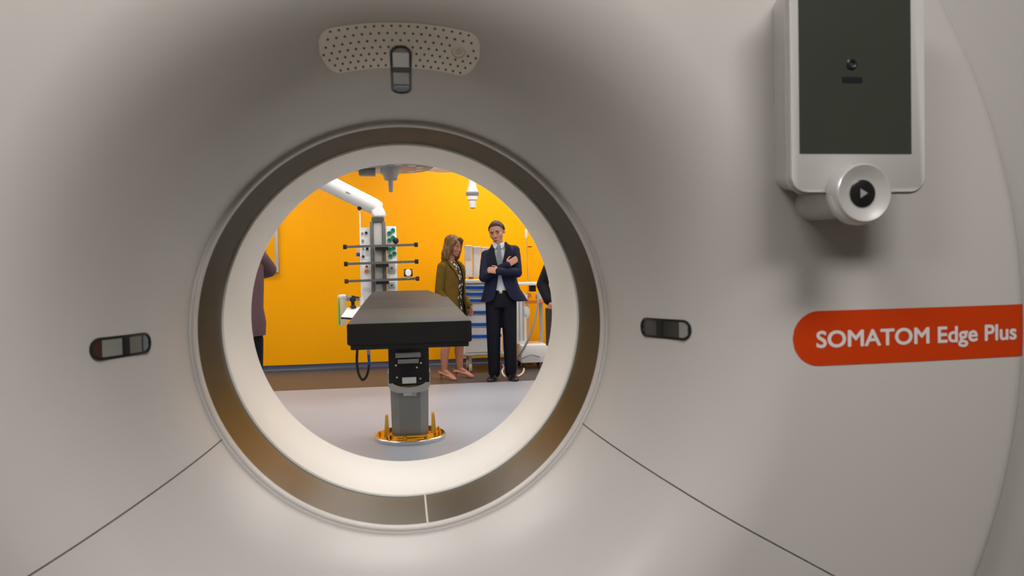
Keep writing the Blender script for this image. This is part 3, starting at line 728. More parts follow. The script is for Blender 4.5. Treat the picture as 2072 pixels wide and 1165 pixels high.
MB().box(((x0 + x1) / 2, WY - 0.002, (z0 + z1) / 2), (x1 - x0 - 0.08, 0.004, z1 - z0 - 0.06)).build('backing', 'wall', ws, False)

# ------------------------------------------------------------------ medicine cart behind the couple
CYF = 7.30
cxl = at(940, 700, CYF).x; cxr = at(1018, 700, CYF).x; cw = cxr - cxl; cxm = (cxl + cxr) / 2
ct = thing('medicine_cart', 'white wheeled medicine cart with curved blue drawer pulls behind the couple', 'cart', (cxm, CYF + 0.25, 0))
czf = lambda py: at(975, py, CYF).z
MB().box((cxm, CYF + 0.27, (czf(716) + 1.06) / 2), (cw, 0.46, 1.06 - czf(716)), bev=0.008).build('body', 'white', ct)
MB().box((cxm, CYF + 0.25, 1.085), (cw + 0.04, 0.54, 0.045), bev=0.012).build('worktop', 'white', ct)
MB().box((cxm, CYF + 0.25, czf(717)), (cw + 0.05, 0.54, 0.03), bev=0.01).build('bumper', 'pale', ct)
bounds = [1.055, czf(588), czf(601), czf(614), czf(638), czf(662.5), czf(713)]
pull = [581, 594, 607, 631, 655.5, 679.6]
for k in range(6):
    za, zb_ = bounds[k] - 0.004, bounds[k + 1] + 0.004
    dr = MB().box((cxm, CYF + 0.032, (za + zb_) / 2), (cw - 0.02, 0.03, za - zb_), bev=0.004).build('drawer', 'white', ct)
    zc_ = czf(pull[k]); mb = MB(); rr = []
    for i in range(13):
        u = -1 + 2 * i / 12; x = cxm + u * (cw / 2 - 0.015); bow = 0.006 * (1 - u * u)
        y = CYF + 0.018 - 0.022 * sqrt(max(0.02, 1 - u ** 4))
        rr.append([V((x, CYF + 0.018, zc_ + 0.02 - bow)), V((x, y, zc_ + 0.016 - bow)), V((x, y, zc_ - 0.016 - bow)), V((x, CYF + 0.018, zc_ - 0.02 - bow))])
    mb.loft(rr).build('drawer_pull', 'cobalt', dr)
def caster(x, y, parent, ztop, r=0.055, m='cream'):
    MB().lathe([(r * 0.7, -0.016), (r, -0.012), (r, 0.012), (r * 0.7, 0.016)], (x, y, r), 'x', 24).build('caster_wheel', m, parent)
    MB().box((x, y, (ztop + r * 1.6) / 2 + 0.01), (0.03, 0.05, max(0.02, ztop - r * 1.5))).build('caster_fork', 'pale', parent, False)
for sx in (-1, 1):
    for y in (CYF + 0.06, CYF + 0.44): caster(cxm + sx * (cw / 2 - 0.07), y, ct, czf(717))
# riser with clear bins standing on the cart
rs = thing('bin_riser', 'low orange and steel riser standing on the white cart top', 'stand', (cxm, CYF + 0.3, 1.1075))
rz = at(955, 558, CYF + 0.3).z
bx0, bx1 = at(939, 530, CYF + 0.3).x, at(990, 530, CYF + 0.3).x
MB().box(((bx0 + bx1) / 2, CYF + 0.3, rz - 0.006), (bx1 - bx0 + 0.03, 0.17, 0.012)).build('shelf', 'pale', rs, False)
for sx in (bx0, bx1):
    for sy in (-0.07, 0.07): MB().cyl((sx, CYF + 0.3 + sy, 1.1075), (sx, CYF + 0.3 + sy, rz - 0.012), 0.007, n=8).build('leg', 'steel', rs)
MB().box((at(953, 562, CYF + 0.3).x, CYF + 0.3, (1.1075 + rz - 0.012) / 2), (0.05, 0.10, rz - 0.012 - 1.1075)).build('support_block', 'orangep', rs, False)
bw = (bx1 - bx0) / 3; hts = (0.36, 0.345, 0.335)
bl = ('clear storage bin with white packs on the cart riser beside the lady', 'clear storage bin with white packs, middle one on the cart riser', 'clear storage bin with white packs on the cart riser beside the suited man')
random.seed(4)
for k in range(3):
    xm = bx0 + bw * (k + 0.5); h = hts[k]; y = CYF + 0.3
    t = thing('storage_bin', bl[k], 'bin', (xm, y, rz), group='clear bins on the cart riser')
    w = bw - 0.012; d = 0.14
    mb = MB()
    for sx in (-1, 1): mb.box((xm + sx * (w / 2 - 0.002), y, rz + h / 2), (0.004, d, h))
    mb.box((xm, y + d / 2 - 0.002, rz + h / 2), (w - 0.008, 0.004, h)); mb.box((xm, y - d / 2 + 0.002, rz + h * 0.5), (w - 0.008, 0.004, h))
    mb.box((xm, y, rz + 0.002), (w - 0.008, d - 0.008, 0.004))
    mb.build('bin_wall', 'clear', t, False)
    MB().box((xm, y, rz + h + 0.006), (w + 0.004, d + 0.004, 0.012), bev=0.003).build('lid', 'paper', t)
    for q in range(4):
        hh = h / 4 - 0.012
        MB().box((xm + random.uniform(-.01, .01), y, rz + 0.006 + q * (h / 4) + hh / 2), (w * random.uniform(.55, .85), d * 0.7, hh), bev=0.004).build('pack', ('paper', 'pale', 'grey', 'white')[(q * 3 + k) % 4], t)

# ------------------------------------------------------------------ anaesthesia trolley, drip stand
AY = 7.45
ax = lambda px, py=650: at(px, py, AY).x
azz = lambda py: at(1075, py, AY).z
an = thing('anaesthesia_trolley', 'white anaesthesia trolley with open frame and low base behind the suited man', 'trolley', (ax(1075), AY + 0.2, 0))
MB().box(((ax(1052) + ax(1106)) / 2, AY + 0.2, (azz(733) + azz(697)) / 2), (ax(1106) - ax(1052), 0.5, azz(697) - azz(733)), bev=0.02).build('base', 'white', an)
lp = MB().box(((ax(1046) + ax(1068)) / 2, AY + 0.25, (azz(697) + azz(592)) / 2), (ax(1068) - ax(1046), 0.34, azz(592) - azz(697)), bev=0.015).build('side_cabinet', 'white', an)
for px in (1053, 1061): MB().box((ax(px), AY + 0.078, (azz(690) + azz(600)) / 2), (0.012, 0.012, azz(600) - azz(690))).build('cabinet_groove', 'pale', lp, False)
MB().ball((ax(1068), AY + 0.12, azz(632)), (0.05, 0.06, 0.09)).build('breathing_bag', 'white', an)
MB().box(((ax(1048) + ax(1108)) / 2, AY + 0.2, azz(574)), (ax(1108) - ax(1048), 0.40, 0.035), bev=0.01).build('top_shelf', 'white', an)
MB().box(((ax(1066) + ax(1108)) / 2, AY + 0.2, azz(612)), (ax(1108) - ax(1066), 0.32, 0.025), bev=0.006).build('middle_shelf', 'orangep', an)
MB().box((ax(1104), AY + 0.3, (azz(697) + azz(574)) / 2), (0.04, 0.04, azz(574) - azz(697))).build('post', 'pale', an, False)
MB().box((ax(1082), AY + 0.12, azz(584)), (0.075, 0.10, 0.075), bev=0.008).build('vent_monitor', 'matteblack', an)
MB().box((ax(1072), AY + 0.12, azz(598)), (0.08, 0.10, 0.05), bev=0.01).build('vaporizer', 'orangep', an)
MB().box((ax(1095), AY + 0.12, azz(601)), (0.07, 0.10, 0.06), bev=0.01).build('flow_block', 'paper', an)
MB().box((ax(1066), AY + 0.05, azz(600)), (0.035, 0.08, 0.06), bev=0.01).build('valve', 'paper', an)
MB().tube(smooth_pts([at(1089, 590, AY - 0.02), at(1089, 610, AY - 0.06), at(1084, 640, AY - 0.08), at(1075, 672, AY - 0.10), at(1062, 700, AY - 0.10), at(1052, 716, AY - 0.06), at(1047, 722, AY - 0.02)]), 0.014, 10).build('breathing_hose', 'greyhose', an)
MB().tube(smooth_pts([at(1054, 726, AY - 0.09), at(1066, 721, AY - 0.1), at(1076, 718, AY - 0.1), at(1092, 722, AY - 0.09)]), 0.008, 8).build('foot_bar', 'grey', an)
for px in (1060, 1100):
    for y in (AY + 0.02, AY + 0.38): caster(ax(px, 735), y, an, azz(733), 0.05, 'rubber')
DY = 8.0
dsx = at(1067, 520, DY).x
ds = thing('drip_stand', 'thin steel drip stand with cream top before the yellow wall', 'drip stand', (dsx, DY, 0))
MB().cyl((dsx, DY, 0.03), (dsx, DY, at(1065, 472, DY).z), 0.007, n=10).build('rod', 'steel', ds)
MB().lathe([(0.016, at(1065, 482, DY).z), (0.02, at(1065, 478, DY).z), (0.017, at(1065, 466, DY).z), (0.008, at(1065, 461, DY).z)], (dsx - 0.01, DY, 0), 'z', 14).build('top_cap', 'cream', ds)
c = at(1073, 499, DY); MB().box((c.x - 0.005, DY, c.z), (0.05, 0.03, 0.018), bev=0.003).build('clip', 'red', ds)
MB().lathe([(0.085, 0.0), (0.085, 0.015), (0.02, 0.035)], (dsx, DY, 0), 'z', 28).build('base', 'grey', ds)
# cables lying behind the suited man
fp = lambda px, py, z=0.012: on_floor(px, py, z)
tag(MB().tube(smooth_pts([fp(1056, 735), fp(1060, 744), fp(1058, 754), fp(1050, 760), fp(1040, 762), fp(1030, 758), fp(1026, 750)]), 0.011, 8).build('floor_cable', 'cream'), 'cream cable curving over the dark floor behind the black shoes', 'cable')
tag(MB().tube(smooth_pts([fp(1017, 737), fp(1019, 744), fp(1016, 750), fp(1018, 757), fp(1022, 762)]), 0.010, 8).build('floor_cable', 'paper'), 'white cable on the dark floor between the trouser legs of the suited man', 'cable')

# ------------------------------------------------------------------ people
def ell(c, rx, ry, n=28, sq=1.0):
    out = []
    for k in range(n):
        a = 2 * pi * k / n; sx, cy = sin(a), -cos(a)
        out.append(V((c[0] + rx * math.copysign(abs(sx) ** sq, sx), c[1] + ry * math.copysign(abs(cy) ** sq, cy), c[2])))
    return out
def merge(mb, tmp, m): tmp.xf(m); mb.add(tmp.v, tmp.f)
def head_into(mb, H, f=1.0):
    t = MB()
    t.ball((0, 0.012, 0.030), (0.073, 0.092, 0.086), 24, 16)
    t.ball((0, -0.026, -0.030), (0.060, 0.060, 0.075), 20, 14)
    t.ball((0, -0.040, -0.078), (0.042, 0.042, 0.036), 16, 10)
    t.ball((0, -0.066, -0.099), (0.019, 0.018, 0.016), 12, 8)
    for s in (-1, 1):
        t.ball((s * 0.036, -0.050, -0.022), (0.028, 0.032, 0.034), 12, 8)
        t.ball((s * 0.030, -0.074, 0.020), (0.024, 0.014, 0.009), 10, 8)
        t.ball((s * 0.074, 0.014, -0.006), (0.008, 0.018, 0.031), 10, 8)
        t.ball((s * 0.012, -0.090, -0.037), (0.009, 0.010, 0.008), 8, 6)
    t.tube([(0, -0.080, 0.014), (0, -0.094, -0.012), (0, -0.106, -0.033)], [0.008, 0.010, 0.012], 10)
    t.ball((0, -0.103, -0.034), (0.012, 0.012, 0.010), 10, 8)
    t.tube([(-0.022, -0.082, -0.066), (0, -0.090, -0.063), (0.022, -0.082, -0.066)], [0.006, 0.009, 0.006], 8)
    t.tube([(-0.018, -0.080, -0.074), (0, -0.087, -0.075), (0.018, -0.080, -0.074)], [0.006, 0.009, 0.006], 8)
    merge(mb, t, H @ M4.Scale(f, 4))
def face_parts(par, H, f=1.0, brow='hairdark'):
    K = H @ M4.Scale(f, 4)
    for s in (-1, 1):
        e = MB(); e.ball((s * 0.0305, -0.0758, 0.003), (0.0120, 0.0095, 0.0055), 12, 8); e.xf(K); eo = e.build('eye', 'eye', par, local=True)
        e = MB(); e.ball((s * 0.0305, -0.0830, 0.002), (0.0060, 0.0035, 0.0050), 10, 6); e.xf(K); e.build('iris', 'iris', eo, local=True)
        e = MB(); e.tube([(s * 0.013, -0.0875, 0.021), (s * 0.030, -0.0885, 0.027), (s * 0.049, -0.073, 0.021)], [0.004, 0.005, 0.003], 8); e.xf(K); e.build('eyebrow', brow, par, local=True)
    e = MB(); e.tube([(-0.021, -0.0880, -0.069), (0, -0.0975, -0.0675), (0.021, -0.0880, -0.069)], [0.003, 0.0055, 0.003], 8); e.xf(K); e.build('lips', 'lips', par, local=True)
def hand_into(mb, w, d, n, thumb, curl=0.5, f=1.0):
    """w wrist, d finger direction, n palm normal, thumb: +1 / -1 side"""
    w = V(w); d = V(d).normalized(); n = V(n); n = (n - d * n.dot(d)).normalized(); s = d.cross(n) * thumb
    rings = []
    for u, hw, th in ((-0.02, 0.026, 0.020), (0.0, 0.027, 0.018), (0.03, 0.037, 0.016), (0.065, 0.041, 0.014), (0.09, 0.038, 0.011)):
        u *= f; hw *= f; th *= f
        rings.append([w + d * u + s * hw * cos(q) + n * th * sin(q) for q in (2 * pi * k / 14 for k in range(14))])
    mb.loft(rings)
    for off, L in ((0.030, 0.070), (0.010, 0.079), (-0.011, 0.073), (-0.030, 0.057)):
        p = w + d * (0.080 * f) + s * (off * f); pts = [p]; a = curl * 0.35
        for seg, k in ((0.48, 1.0), (0.30, 1.6), (0.22, 1.4)):
            dr = d * cos(a) + n * sin(a); p = p + dr * (L * seg * f); pts.append(p); a += curl * k * 0.6
        mb.tube(pts, [0.0092 * f, 0.0088 * f, 0.0080 * f, 0.0062 * f], 8)
    p = w + d * (0.020 * f) + s * (0.026 * f)
    p1 = p + (d * 0.55 + s * 0.65 + n * 0.35).normalized() * (0.042 * f); p2 = p1 + (d * 0.9 + s * 0.25 + n * 0.3 * (0.5 + curl)).normalized() * (0.032 * f); p3 = p2 + (d + n * 0.3).normalized() * (0.024 * f)
    mb.tube([p, p1, p2, p3], [0.014 * f, 0.011 * f, 0.0098 * f, 0.007 * f], 8)
def limb(mb, pts, rs, n=14):
    P = []; Q = []
    for i in range(len(pts) - 1):
        for k in range(5): t = k / 5; P.append(V(pts[i]).lerp(V(pts[i + 1]), t)); Q.append(rs[i] + (rs[i + 1] - rs[i]) * t)
    P.append(V(pts[-1])); Q.append(rs[-1]); mb.tube(P, Q, n)
    for p, r in zip(pts, rs): mb.ball(p, r * 0.995, 12, 8)
def trunk(mb, lv):
    mb.loft([ell((x, y, z), rx, ry) for x, y, z, rx, ry in lv])
def shoe(par, name, m, ankle, toe, h=0.07, w=0.046, heel=0.0, sole='matteblack', top=0.05):
    a = V((ankle[0], ankle[1], 0)); d = (V((toe[0], toe[1], 0)) - a); L = d.length; d.normalize(); s = V((d.y, -d.x, 0))
    mb = MB(); rings = []
    for u, hw, hb, ht in ((-0.075, 0.018, 0.0, 0.05), (-0.065, 0.032, 0.0, h), (-0.02, 0.037, 0.0, h * 1.25), (0.05, 0.038, 0.0, h), (L * 0.55, w, 0.0, 0.058), (L * 0.8, w * 0.92, 0.0, 0.045), (L * 0.95, w * 0.6, 0.0, 0.034), (L, w * 0.2, 0.004, 0.022)):
        lift = heel * max(0, min(1, 1 - (u - 0.02) / (L * 0.6))) if heel else 0
        c = a + d * u; hb2 = hb + lift + 0.001; ht2 = ht + lift
        rings.append([c + s * hw * math.copysign(abs(cos(q)) ** 0.7, cos(q)) + V((0, 0, (hb2 + ht2) / 2 + (ht2 - hb2) / 2 * math.copysign(abs(sin(q)) ** 0.7, sin(q)))) for q in (2 * pi * k / 18 for k in range(18))])
    mb.loft(rings); o = mb.build(name, m, par, local=True, angle=60)
    if heel:
        MB().tube([a - d * 0.055 + V((0, 0, 0.001)), a - d * 0.05 + V((0, 0, heel + 0.01))], [0.007, 0.018], 10).build('heel', m, o, local=True)
    return o
def jacket_sheet(par, name, m, lv, tilt=None, n=44, th=0.014):
    """open-fronted garment: levels (z, cx, cy, rx, ry, open left, open right)"""
    tilt = tilt or (lambda z: 0.0)
    rings_o = []; rings_i = []
    for z, cx, cy, rx, ry, ol, orr in lv:
        o_, i_ = [], []
        for k in range(n + 1):
            a = R(orr) + (2 * pi - R(orr) - R(ol)) * k / n; sx, c_ = sin(a), -cos(a)
            sx2 = math.copysign(abs(sx) ** 0.85, sx); c2 = math.copysign(abs(c_) ** 0.9, c_)
            p = V((cx + rx * sx2, cy + ry * c2, 0)); p.z = z + tilt(z) * p.x
            q = V((cx + (rx - th) * sx2, cy + (ry - th) * c2, 0)); q.z = z + tilt(z) * q.x
            o_.append(p); i_.append(q)
        rings_o.append(o_); rings_i.append(i_)
    mb = MB()
    loop = [ro + list(reversed(ri)) for ro, ri in zip(rings_o, rings_i)]
    mb.loft(loop, True, True)
    o = mb.build(name, m, par, local=True, angle=70)
    return o, rings_o
def strip(par, name, m, A, B, off):
    """thin ribbon between two point rows, lifted by off"""
    mb = MB(); off = V(off)
    mb.loft([[a, b, b + off, a + off] for a, b in zip(A, B)])
    return mb.build(name, m, par, local=True, angle=50)

# ---- man in the navy suit, arms crossed
pm = on_floor(1017, 767)
man = thing('person', 'person in navy suit, white shirt and grey tie standing with arms crossed', 'person', (pm.x, pm.y, 0), R(-8))
H = M4.Translation((-0.030, -0.03, 1.628)) @ M4.Rotation(R(-9), 4, 'Y') @ M4.Rotation(R(-16), 4, 'Z') @ M4.Rotation(R(10), 4, 'X') @ M4.Diagonal((1.13, 1.05, 1.0, 1.0))
tl = lambda z: 0.17 * max(0, min(1, (z - 1.0) / 0.35))
mb = MB(); head_into(mb, H)
limb(mb, [(0.0, 0.02, 1.42), (-0.025, 0.005, 1.56)], [0.060, 0.054])
trunk(mb, [(0, 0.01, 0.90, 0.13, 0.09), (0, 0.01, 1.0, 0.135, 0.095), (0, 0.01, 1.15, 0.145, 0.10), (0, 0.01, 1.3, 0.16, 0.10), (0, 0.015, 1.40, 0.14, 0.085), (0, 0.02, 1.46, 0.07, 0.06)])
shR, elR, wrR = (-0.150, 0.01, 1.380), (-0.182, -0.10, 1.135), (0.075, -0.170, 1.265)
shL, elL, wrL = (0.162, 0.01, 1.425), (0.186, -0.09, 1.180), (-0.015, -0.235, 1.200)
for a, b, c in ((shR, elR, wrR), (shL, elL, wrL)): limb(mb, [a, b, c], [0.046, 0.038, 0.027])
hand_into(mb, wrR, (0.80, 0.10, 0.50), (0.05, 1, 0.0), 1, 0.35, 0.93)
hand_into(mb, wrL, (-0.95, 0.02, 0.18), (0.1, 0.9, -0.35), -1, 0.8, 0.93)
for s in (-1, 1): limb(mb, [(s * 0.085, 0.01, 0.92), (s * 0.092, 0.0, 0.50), (s * 0.092, 0.02, 0.07)], [0.075, 0.050, 0.036])
remesh(mb, 'body', 'skin', man, 0.0052, 3)
face_parts(man, H)
# short dark hair
mb = MB(); K = H; rr = []
for i in range(15):
    a = -pi / 2 + pi * i / 14
for i in range(13):
    el_ = R(90 - i * 11.0); ring = []
    for k in range(36):
        az = 2 * pi * k / 36; fr = -cos(az)            # fr = -1 at the forehead
        low = R(34) if cos(az) > 0.55 else (R(8) if cos(az) > 0.05 else R(-32))
        e2 = max(el_, low)
        ring.append(K @ V(((0.081 + 0.003 * sin(5 * az)) * cos(e2) * sin(az), 0.012 - 0.100 * cos(e2) * cos(az), 0.030 + (0.098 + 0.004 * sin(3 * az + 1)) * sin(e2))))
    rr.append(ring)
mb.loft(rr, True, True).build('hair', 'hairdark', man, local=True, angle=80)
# shirt, tie, belt
mb = MB(); trunk(mb, [(0, 0.01, 0.96, 0.150, 0.112), (0, 0.01, 1.05, 0.152, 0.114), (0, 0.01, 1.2, 0.158, 0.112), (0, 0.01, 1.33, 0.155, 0.106), (-0.002, 0.012, 1.41, 0.12, 0.095), (-0.006, 0.012, 1.46, 0.075, 0.074), (-0.012, 0.006, 1.50, 0.063, 0.066), (-0.016, 0.004, 1.515, 0.061, 0.063)])
sh = mb.build('shirt', 'shirt', man, local=True)
for s in (-1, 1):
    A = [V((-0.014 + s * 0.062, 0.0, 1.525)), V((-0.014 + s * 0.045, -0.048, 1.515)), V((-0.014 + s * 0.010, -0.072, 1.495))]
    B = [V((-0.014 + s * 0.068, -0.005, 1.49)), V((-0.014 + s * 0.060, -0.066, 1.465)), V((-0.014 + s * 0.032, -0.092, 1.445))]
    strip(sh, 'shirt_collar', 'shirt', A, B, (0, -0.006, 0))
A = []; B = []
for z, w, y in ((1.492, 0.018, -0.078), (1.468, 0.024, -0.092), (1.462, 0.017, -0.092), (1.40, 0.026, -0.104), (1.28, 0.032, -0.113), (1.19, 0.032, -0.118), (1.15, 0.004, -0.119)):
    xs = -0.012 + 0.02 * (1.5 - z); A.append(V((xs - w, y, z))); B.append(V((xs + w, y, z)))
strip(man, 'necktie', 'tie', A, B, (0, -0.006, 0))
mb = MB(); mb.loft([ell((0, 0.01, 0.955), 0.158, 0.121), ell((0, 0.01, 0.99), 0.157, 0.120)]); mb.build('belt', 'leather', man, local=True)
MB().box((0.0, -0.114, 0.972), (0.04, 0.006, 0.032), bev=0.002).build('belt_buckle', 'steel', man, local=True)
# jacket
lv = [(0.865, 0.035, 0.01, 0.262, 0.150, 36, 30), (0.89, 0.032, 0.01, 0.252, 0.150, 24, 18), (0.93, 0.025, 0.01, 0.236, 0.150, 19, 13), (1.0, 0.012, 0.01, 0.203, 0.146, 15, 10), (1.08, 0.004, 0.01, 0.182, 0.142, 10, 5), (1.16, 0.0, 0.01, 0.176, 0.138, 6, 2),
      (1.25, 0.0, 0.01, 0.182, 0.134, 7, 4), (1.34, 0.0, 0.012, 0.190, 0.126, 11, 10), (1.40, 0.0, 0.015, 0.187, 0.117, 15, 14), (1.445, 0.0, 0.018, 0.158, 0.106, 21, 21), (1.472, -0.004, 0.022, 0.118, 0.094, 33, 33), (1.492, -0.010, 0.022, 0.086, 0.078, 55, 55), (1.508, -0.012, 0.024, 0.074, 0.068, 75, 75)]
jk, ro = jacket_sheet(man, 'jacket', 'navy', lv, tl)
for s, idx in ((1, 0), (-1, -1)):
    e = [r[idx] for r in ro[5:]]
    A = []; B = []
    for i, p in enumerate(e):
        w = (0.006, 0.040, 0.062, 0.066, 0.050, 0.030, 0.016, 0.008)[i]
        A.append(p + V((-s * 0.004, -0.006, 0))); B.append(p + V((s * w, -0.004 + w * 0.12, 0.01)))
    strip(jk, 'lapel', 'navydark', A, B, (0, -0.006, 0))
MB().box((0.135, -0.112, 1.355 + 0.02), (0.07, 0.008, 0.010), M4.Rotation(R(-14), 3, 'Y')).build('breast_pocket', 'navydark', jk, local=True)
mb = MB(); limb(mb, [(-0.115, 0.012, 1.400), shR, elR, wrR], [0.050, 0.062, 0.056, 0.042]); remesh(mb, 'jacket_sleeve', 'navy', man, 0.009, 3)
mb = MB(); limb(mb, [(0.125, 0.012, 1.440), shL, elL, wrL], [0.050, 0.062, 0.056, 0.042]); remesh(mb, 'jacket_sleeve', 'navy', man, 0.009, 3)
for w, e in ((wrR, elR), (wrL, elL)):
    d = (V(w) - V(e)).normalized(); MB().tube([V(w) - d * 0.004, V(w) + d * 0.014], 0.034, 16).build('shirt_cuff', 'shirt', sh, local=True)
mb = MB(); trunk(mb, [(0, 0.01, 0.80, 0.150, 0.115), (0, 0.01, 0.88, 0.160, 0.122), (0, 0.01, 0.965, 0.153, 0.116)])
for s in (-1, 1): limb(mb, [(s * 0.082, 0.01, 0.86), (s * 0.090, 0.0, 0.50), (s * 0.092, 0.012, 0.075)], [0.094, 0.079, 0.066])
remesh(mb, 'trousers', 'trouser', man, 0.010, 3)
shoe(man, 'shoe', 'leather', (-0.095, 0.0), (-0.14, -0.215), 0.075)
shoe(man, 'shoe', 'leather', (0.095, 0.0), (0.15, -0.21), 0.075)

# ---- lady in the olive jacket
pw = on_floor(918, 766)
lady = thing('person', 'person in olive jacket over black and white print dress with shoulder-length blond hair', 'person', (pw.x, pw.y, 0), R(56))
H = M4.Translation((0.0, -0.035, 1.490)) @ M4.Rotation(R(-8), 4, 'Z') @ M4.Rotation(R(14), 4, 'X')
mb = MB(); head_into(mb, H, 0.94)
limb(mb, [(0.0, 0.02, 1.30), (0, -0.005, 1.44)], [0.050, 0.046])
trunk(mb, [(0, 0.01, 0.80, 0.13, 0.10), (0, 0.01, 0.92, 0.115, 0.085), (0, 0.005, 1.1, 0.125, 0.095), (0, 0.01, 1.24, 0.13, 0.085), (0, 0.015, 1.31, 0.08, 0.06)])
wsR, weR, wwR = (-0.160, 0.02, 1.255), (-0.205, 0.04, 0.985), (-0.165, -0.10, 0.80)
wsL, weL, wwL = (0.160, 0.02, 1.255), (0.190, 0.02, 0.985), (0.150, -0.135, 0.815)
for a, b, c in ((wsR, weR, wwR), (wsL, weL, wwL)): limb(mb, [a, b, c], [0.040, 0.033, 0.023])
hand_into(mb, wwR, (0.1, -0.45, -0.9), (0.8, 0.2, -0.1), 1, 0.5, 0.9)
hand_into(mb, wwL, (-0.1, -0.35, -0.9), (-0.8, 0.2, -0.1), -1, 0.7, 0.9)
LGS = (((-0.070, 0.02, 0.80), (-0.085, 0.03, 0.43), (-0.090, 0.065, 0.10), (-0.125, -0.10)), ((0.070, 0.0, 0.80), (0.085, -0.04, 0.43), (0.088, -0.035, 0.10), (0.12, -0.195)))
for hp, kn, an_, toe in LGS:
    limb(mb, [hp, kn, (kn[0] * 0.5 + an_[0] * 0.5, kn[1] * 0.5 + an_[1] * 0.5 + 0.012, 0.30), an_], [0.075, 0.052, 0.052, 0.031])
    limb(mb, [an_, (toe[0] * 0.8 + an_[0] * 0.2, toe[1] * 0.8 + an_[1] * 0.2, 0.03)], [0.031, 0.020])
remesh(mb, 'body', 'skinlady', lady, 0.0052, 3)
face_parts(lady, H, 0.94, 'hairblond')
mb = MB(); t = MB()
t.ball((0, 0.030, 0.046), (0.086, 0.094, 0.082), 20, 14)
t.ball((0, 0.062, -0.030), (0.088, 0.052, 0.13), 18, 12)
for s in (-1, 1):
    t.tube([(s * 0.045, -0.062, 0.078), (s * 0.074, -0.035, 0.03), (s * 0.086, -0.018, -0.05), (s * 0.092, 0.0, -0.125), (s * 0.080, 0.01, -0.17)], [0.022, 0.026, 0.031, 0.036, 0.022], 12)
    t.tube([(s * 0.07, 0.03, 0.0), (s * 0.092, 0.035, -0.09), (s * 0.085, 0.045, -0.17)], [0.035, 0.04, 0.025], 12)
t.tube([(0.0, -0.058, 0.108), (0.038, -0.078, 0.082), (0.068, -0.055, 0.045)], [0.018, 0.018, 0.014], 10)
merge(mb, t, H); remesh(mb, 'hair', 'hairblond', lady, 0.007, 4)
mb = MB(); trunk(mb, [(0, 0.01, 0.46, 0.165, 0.150), (0, 0.01, 0.62, 0.165, 0.145), (0, 0.01, 0.78, 0.160, 0.130), (0, 0.01, 0.94, 0.140, 0.112), (0, 0.0, 1.08, 0.145, 0.128), (0, 0.005, 1.2, 0.140, 0.112), (0, 0.015, 1.28, 0.10, 0.085), (0, 0.018, 1.325, 0.060, 0.060)])
mb.build('dress', 'blouse', lady, local=True)
lv = [(0.70, 0, 0.015, 0.215, 0.175, 26, 26), (0.80, 0, 0.015, 0.205, 0.168, 24, 24), (0.92, 0, 0.015, 0.185, 0.150, 22, 22), (1.02, 0, 0.01, 0.178, 0.150, 20, 20), (1.12, 0, 0.01, 0.180, 0.148, 19, 19), (1.20, 0, 0.012, 0.182, 0.135, 22, 22),
      (1.26, 0, 0.016, 0.172, 0.115, 30, 30), (1.30, 0, 0.02, 0.135, 0.095, 42, 42), (1.33, 0, 0.026, 0.090, 0.078, 60, 60), (1.36, 0, 0.03, 0.078, 0.070, 78, 78)]
jk, ro = jacket_sheet(lady, 'jacket', 'olive', lv)
for s, idx in ((1, 0), (-1, -1)):
    e = [r[idx] for r in ro[4:]]; A = []; B = []
    for i, p in enumerate(e):
        w = (0.006, 0.040, 0.055, 0.045, 0.03, 0.02)[i]; A.append(p + V((-s * 0.003, -0.005, 0))); B.append(p + V((s * w, -0.004 + w * 0.15, 0.008)))
    strip(jk, 'lapel', 'olive', A, B, (0, -0.006, 0))
for a, b, c in ((wsR, weR, wwR), (wsL, weL, wwL)):
    mb = MB(); limb(mb, [(a[0] * 0.8, a[1], a[2] + 0.01), a, b, c], [0.052, 0.060, 0.052, 0.040]); remesh(mb, 'jacket_sleeve', 'olive', lady, 0.009, 3)
for hp, kn, an_, toe in LGS: shoe(lady, 'pump', 'nude', (an_[0], an_[1]), toe, 0.030, 0.036, 0.055)
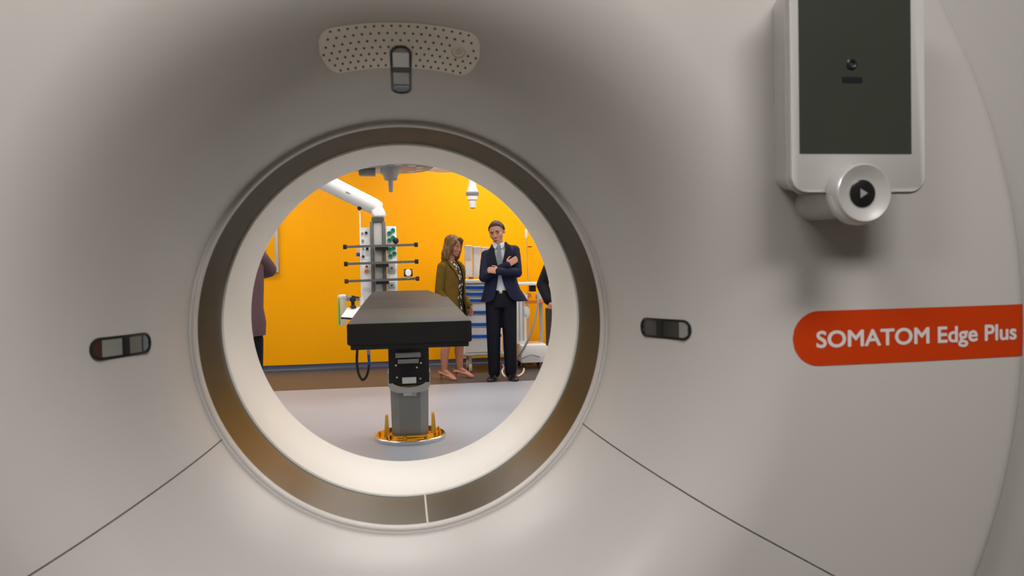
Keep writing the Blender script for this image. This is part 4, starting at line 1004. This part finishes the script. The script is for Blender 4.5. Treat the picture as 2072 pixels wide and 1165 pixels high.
# ---- two onlookers, mostly hidden by the bore
def onlooker(label, loc, rz, top, skin, hair, arms, trouser='blackcloth', group=None, hs=1.0):
    t = thing('person', label, 'person', loc, rz)
    H = M4.Translation((0, -0.03, 1.565)) @ M4.Rotation(R(8), 4, 'X')
    mb = MB(); head_into(mb, H, 0.97)
    limb(mb, [(0, 0.02, 1.37), (0, 0, 1.50)], [0.055, 0.050])
    trunk(mb, [(0, 0.01, 0.86, 0.13, 0.10), (0, 0.01, 1.0, 0.125, 0.09), (0, 0.005, 1.18, 0.14, 0.10), (0, 0.01, 1.32, 0.14, 0.09), (0, 0.015, 1.39, 0.08, 0.06)])
    for a, b, c, hd, hn, th, cu in arms:
        limb(mb, [a, b, c], [0.044, 0.036, 0.025]); hand_into(mb, c, hd, hn, th, cu, 0.95)
    for s in (-1, 1): limb(mb, [(s * 0.08, 0.01, 0.86), (s * 0.085, 0, 0.47), (s * 0.085, 0.02, 0.07)], [0.07, 0.048, 0.034])
    remesh(mb, 'body', skin, t, 0.0055, 3); face_parts(t, H, 0.97, hair)
    mb = MB(); q = MB(); q.ball((0, 0.028, 0.044), (0.084, 0.092, 0.082), 18, 12); q.ball((0, 0.055, -0.02), (0.078, 0.05, 0.07), 16, 10); merge(mb, q, H); remesh(mb, 'hair', hair, t, 0.008, 3)
    mb = MB(); trunk(mb, [(0, 0.01, 0.82, 0.185, 0.150), (0, 0.01, 0.90, 0.190, 0.150), (0, 0.01, 1.0, 0.175, 0.140), (0, 0.005, 1.14, 0.180, 0.145), (0, 0.008, 1.27, 0.185, 0.13), (0, 0.012, 1.34, 0.165, 0.10), (0, 0.016, 1.40, 0.085, 0.07)])
    mb.build('top', top, t, local=True)
    for a, b, c, *_ in arms:
        mb = MB(); e = V(b).lerp(V(c), 0.92 if top == 'blackcloth' else 0.25); limb(mb, [(a[0] * 0.75, a[1], a[2] - 0.005), (a[0], a[1], a[2] - 0.015), b, e], [0.048, 0.056, 0.054, 0.045]); remesh(mb, 'sleeve', top, t, 0.010, 3)
    mb = MB(); trunk(mb, [(0, 0.01, 0.76, 0.14, 0.11), (0, 0.01, 0.84, 0.155, 0.12), (0, 0.01, 0.90, 0.15, 0.115)])
    for s in (-1, 1): limb(mb, [(s * 0.08, 0.01, 0.80), (s * 0.085, 0, 0.47), (s * 0.088, 0.012, 0.07)], [0.092, 0.072, 0.060])
    remesh(mb, 'trousers', trouser, t, 0.011, 3)
    for s in (-1, 1): shoe(t, 'shoe', 'leather', (s * 0.088, 0.0), (s * 0.11, -0.20), 0.07)
    return t
lp = at(477, 600, 3.55)
fold = [((-0.155, 0.0, 1.34), (-0.175, -0.13, 1.245), (-0.02, -0.24, 1.18), (0.9, -0.05, 0.1), (0, 1, 0), 1, 0.5), ((0.155, 0.0, 1.34), (0.175, -0.13, 1.245), (0.03, -0.26, 1.20), (-0.9, -0.05, 0.1), (0, 1, 0), -1, 0.5)]
onlooker('person in mauve top and dark trousers standing before the wall screen', (lp.x, 3.55, 0), R(172), 'mauve', 'skin', 'hairdark', fold)
rp = at(1159, 560, 4.95)
hang = [((-0.170, 0.0, 1.33), (-0.275, 0.0, 1.075), (-0.235, -0.09, 0.93), (0.08, -0.1, -1), (1, 0.1, 0), 1, 1.2), ((0.170, 0.0, 1.33), (0.215, 0.02, 1.06), (0.2, -0.1, 0.85), (0.0, -0.1, -1), (-1, 0.1, 0), -1, 0.5)]
pr_ = onlooker('person in black clothes holding a folder beside the anaesthesia trolley', (rp.x, 4.95, 0), R(0), 'blackcloth', 'skin', 'hairdark', hang)
fl_ = V((rp.x - 0.222, 4.95 - 0.10, 0))
fo = thing('document_folder', 'black folder with white sheets hanging from the hand of the black clothed person', 'folder', (fl_.x, fl_.y, 0.53))
for k, (dx, m, w) in enumerate(((-0.020, 'matteblack', 0.012), (-0.004, 'paper', 0.018), (0.016, 'matteblack', 0.014))):
    MB().box((dx, 0, 0.175), (w, 0.24 - 0.02 * (k == 1), 0.33 - 0.03 * (k == 1))).build(('cover_board', 'sheets', 'cover_board')[k], m, fo, False, local=True)
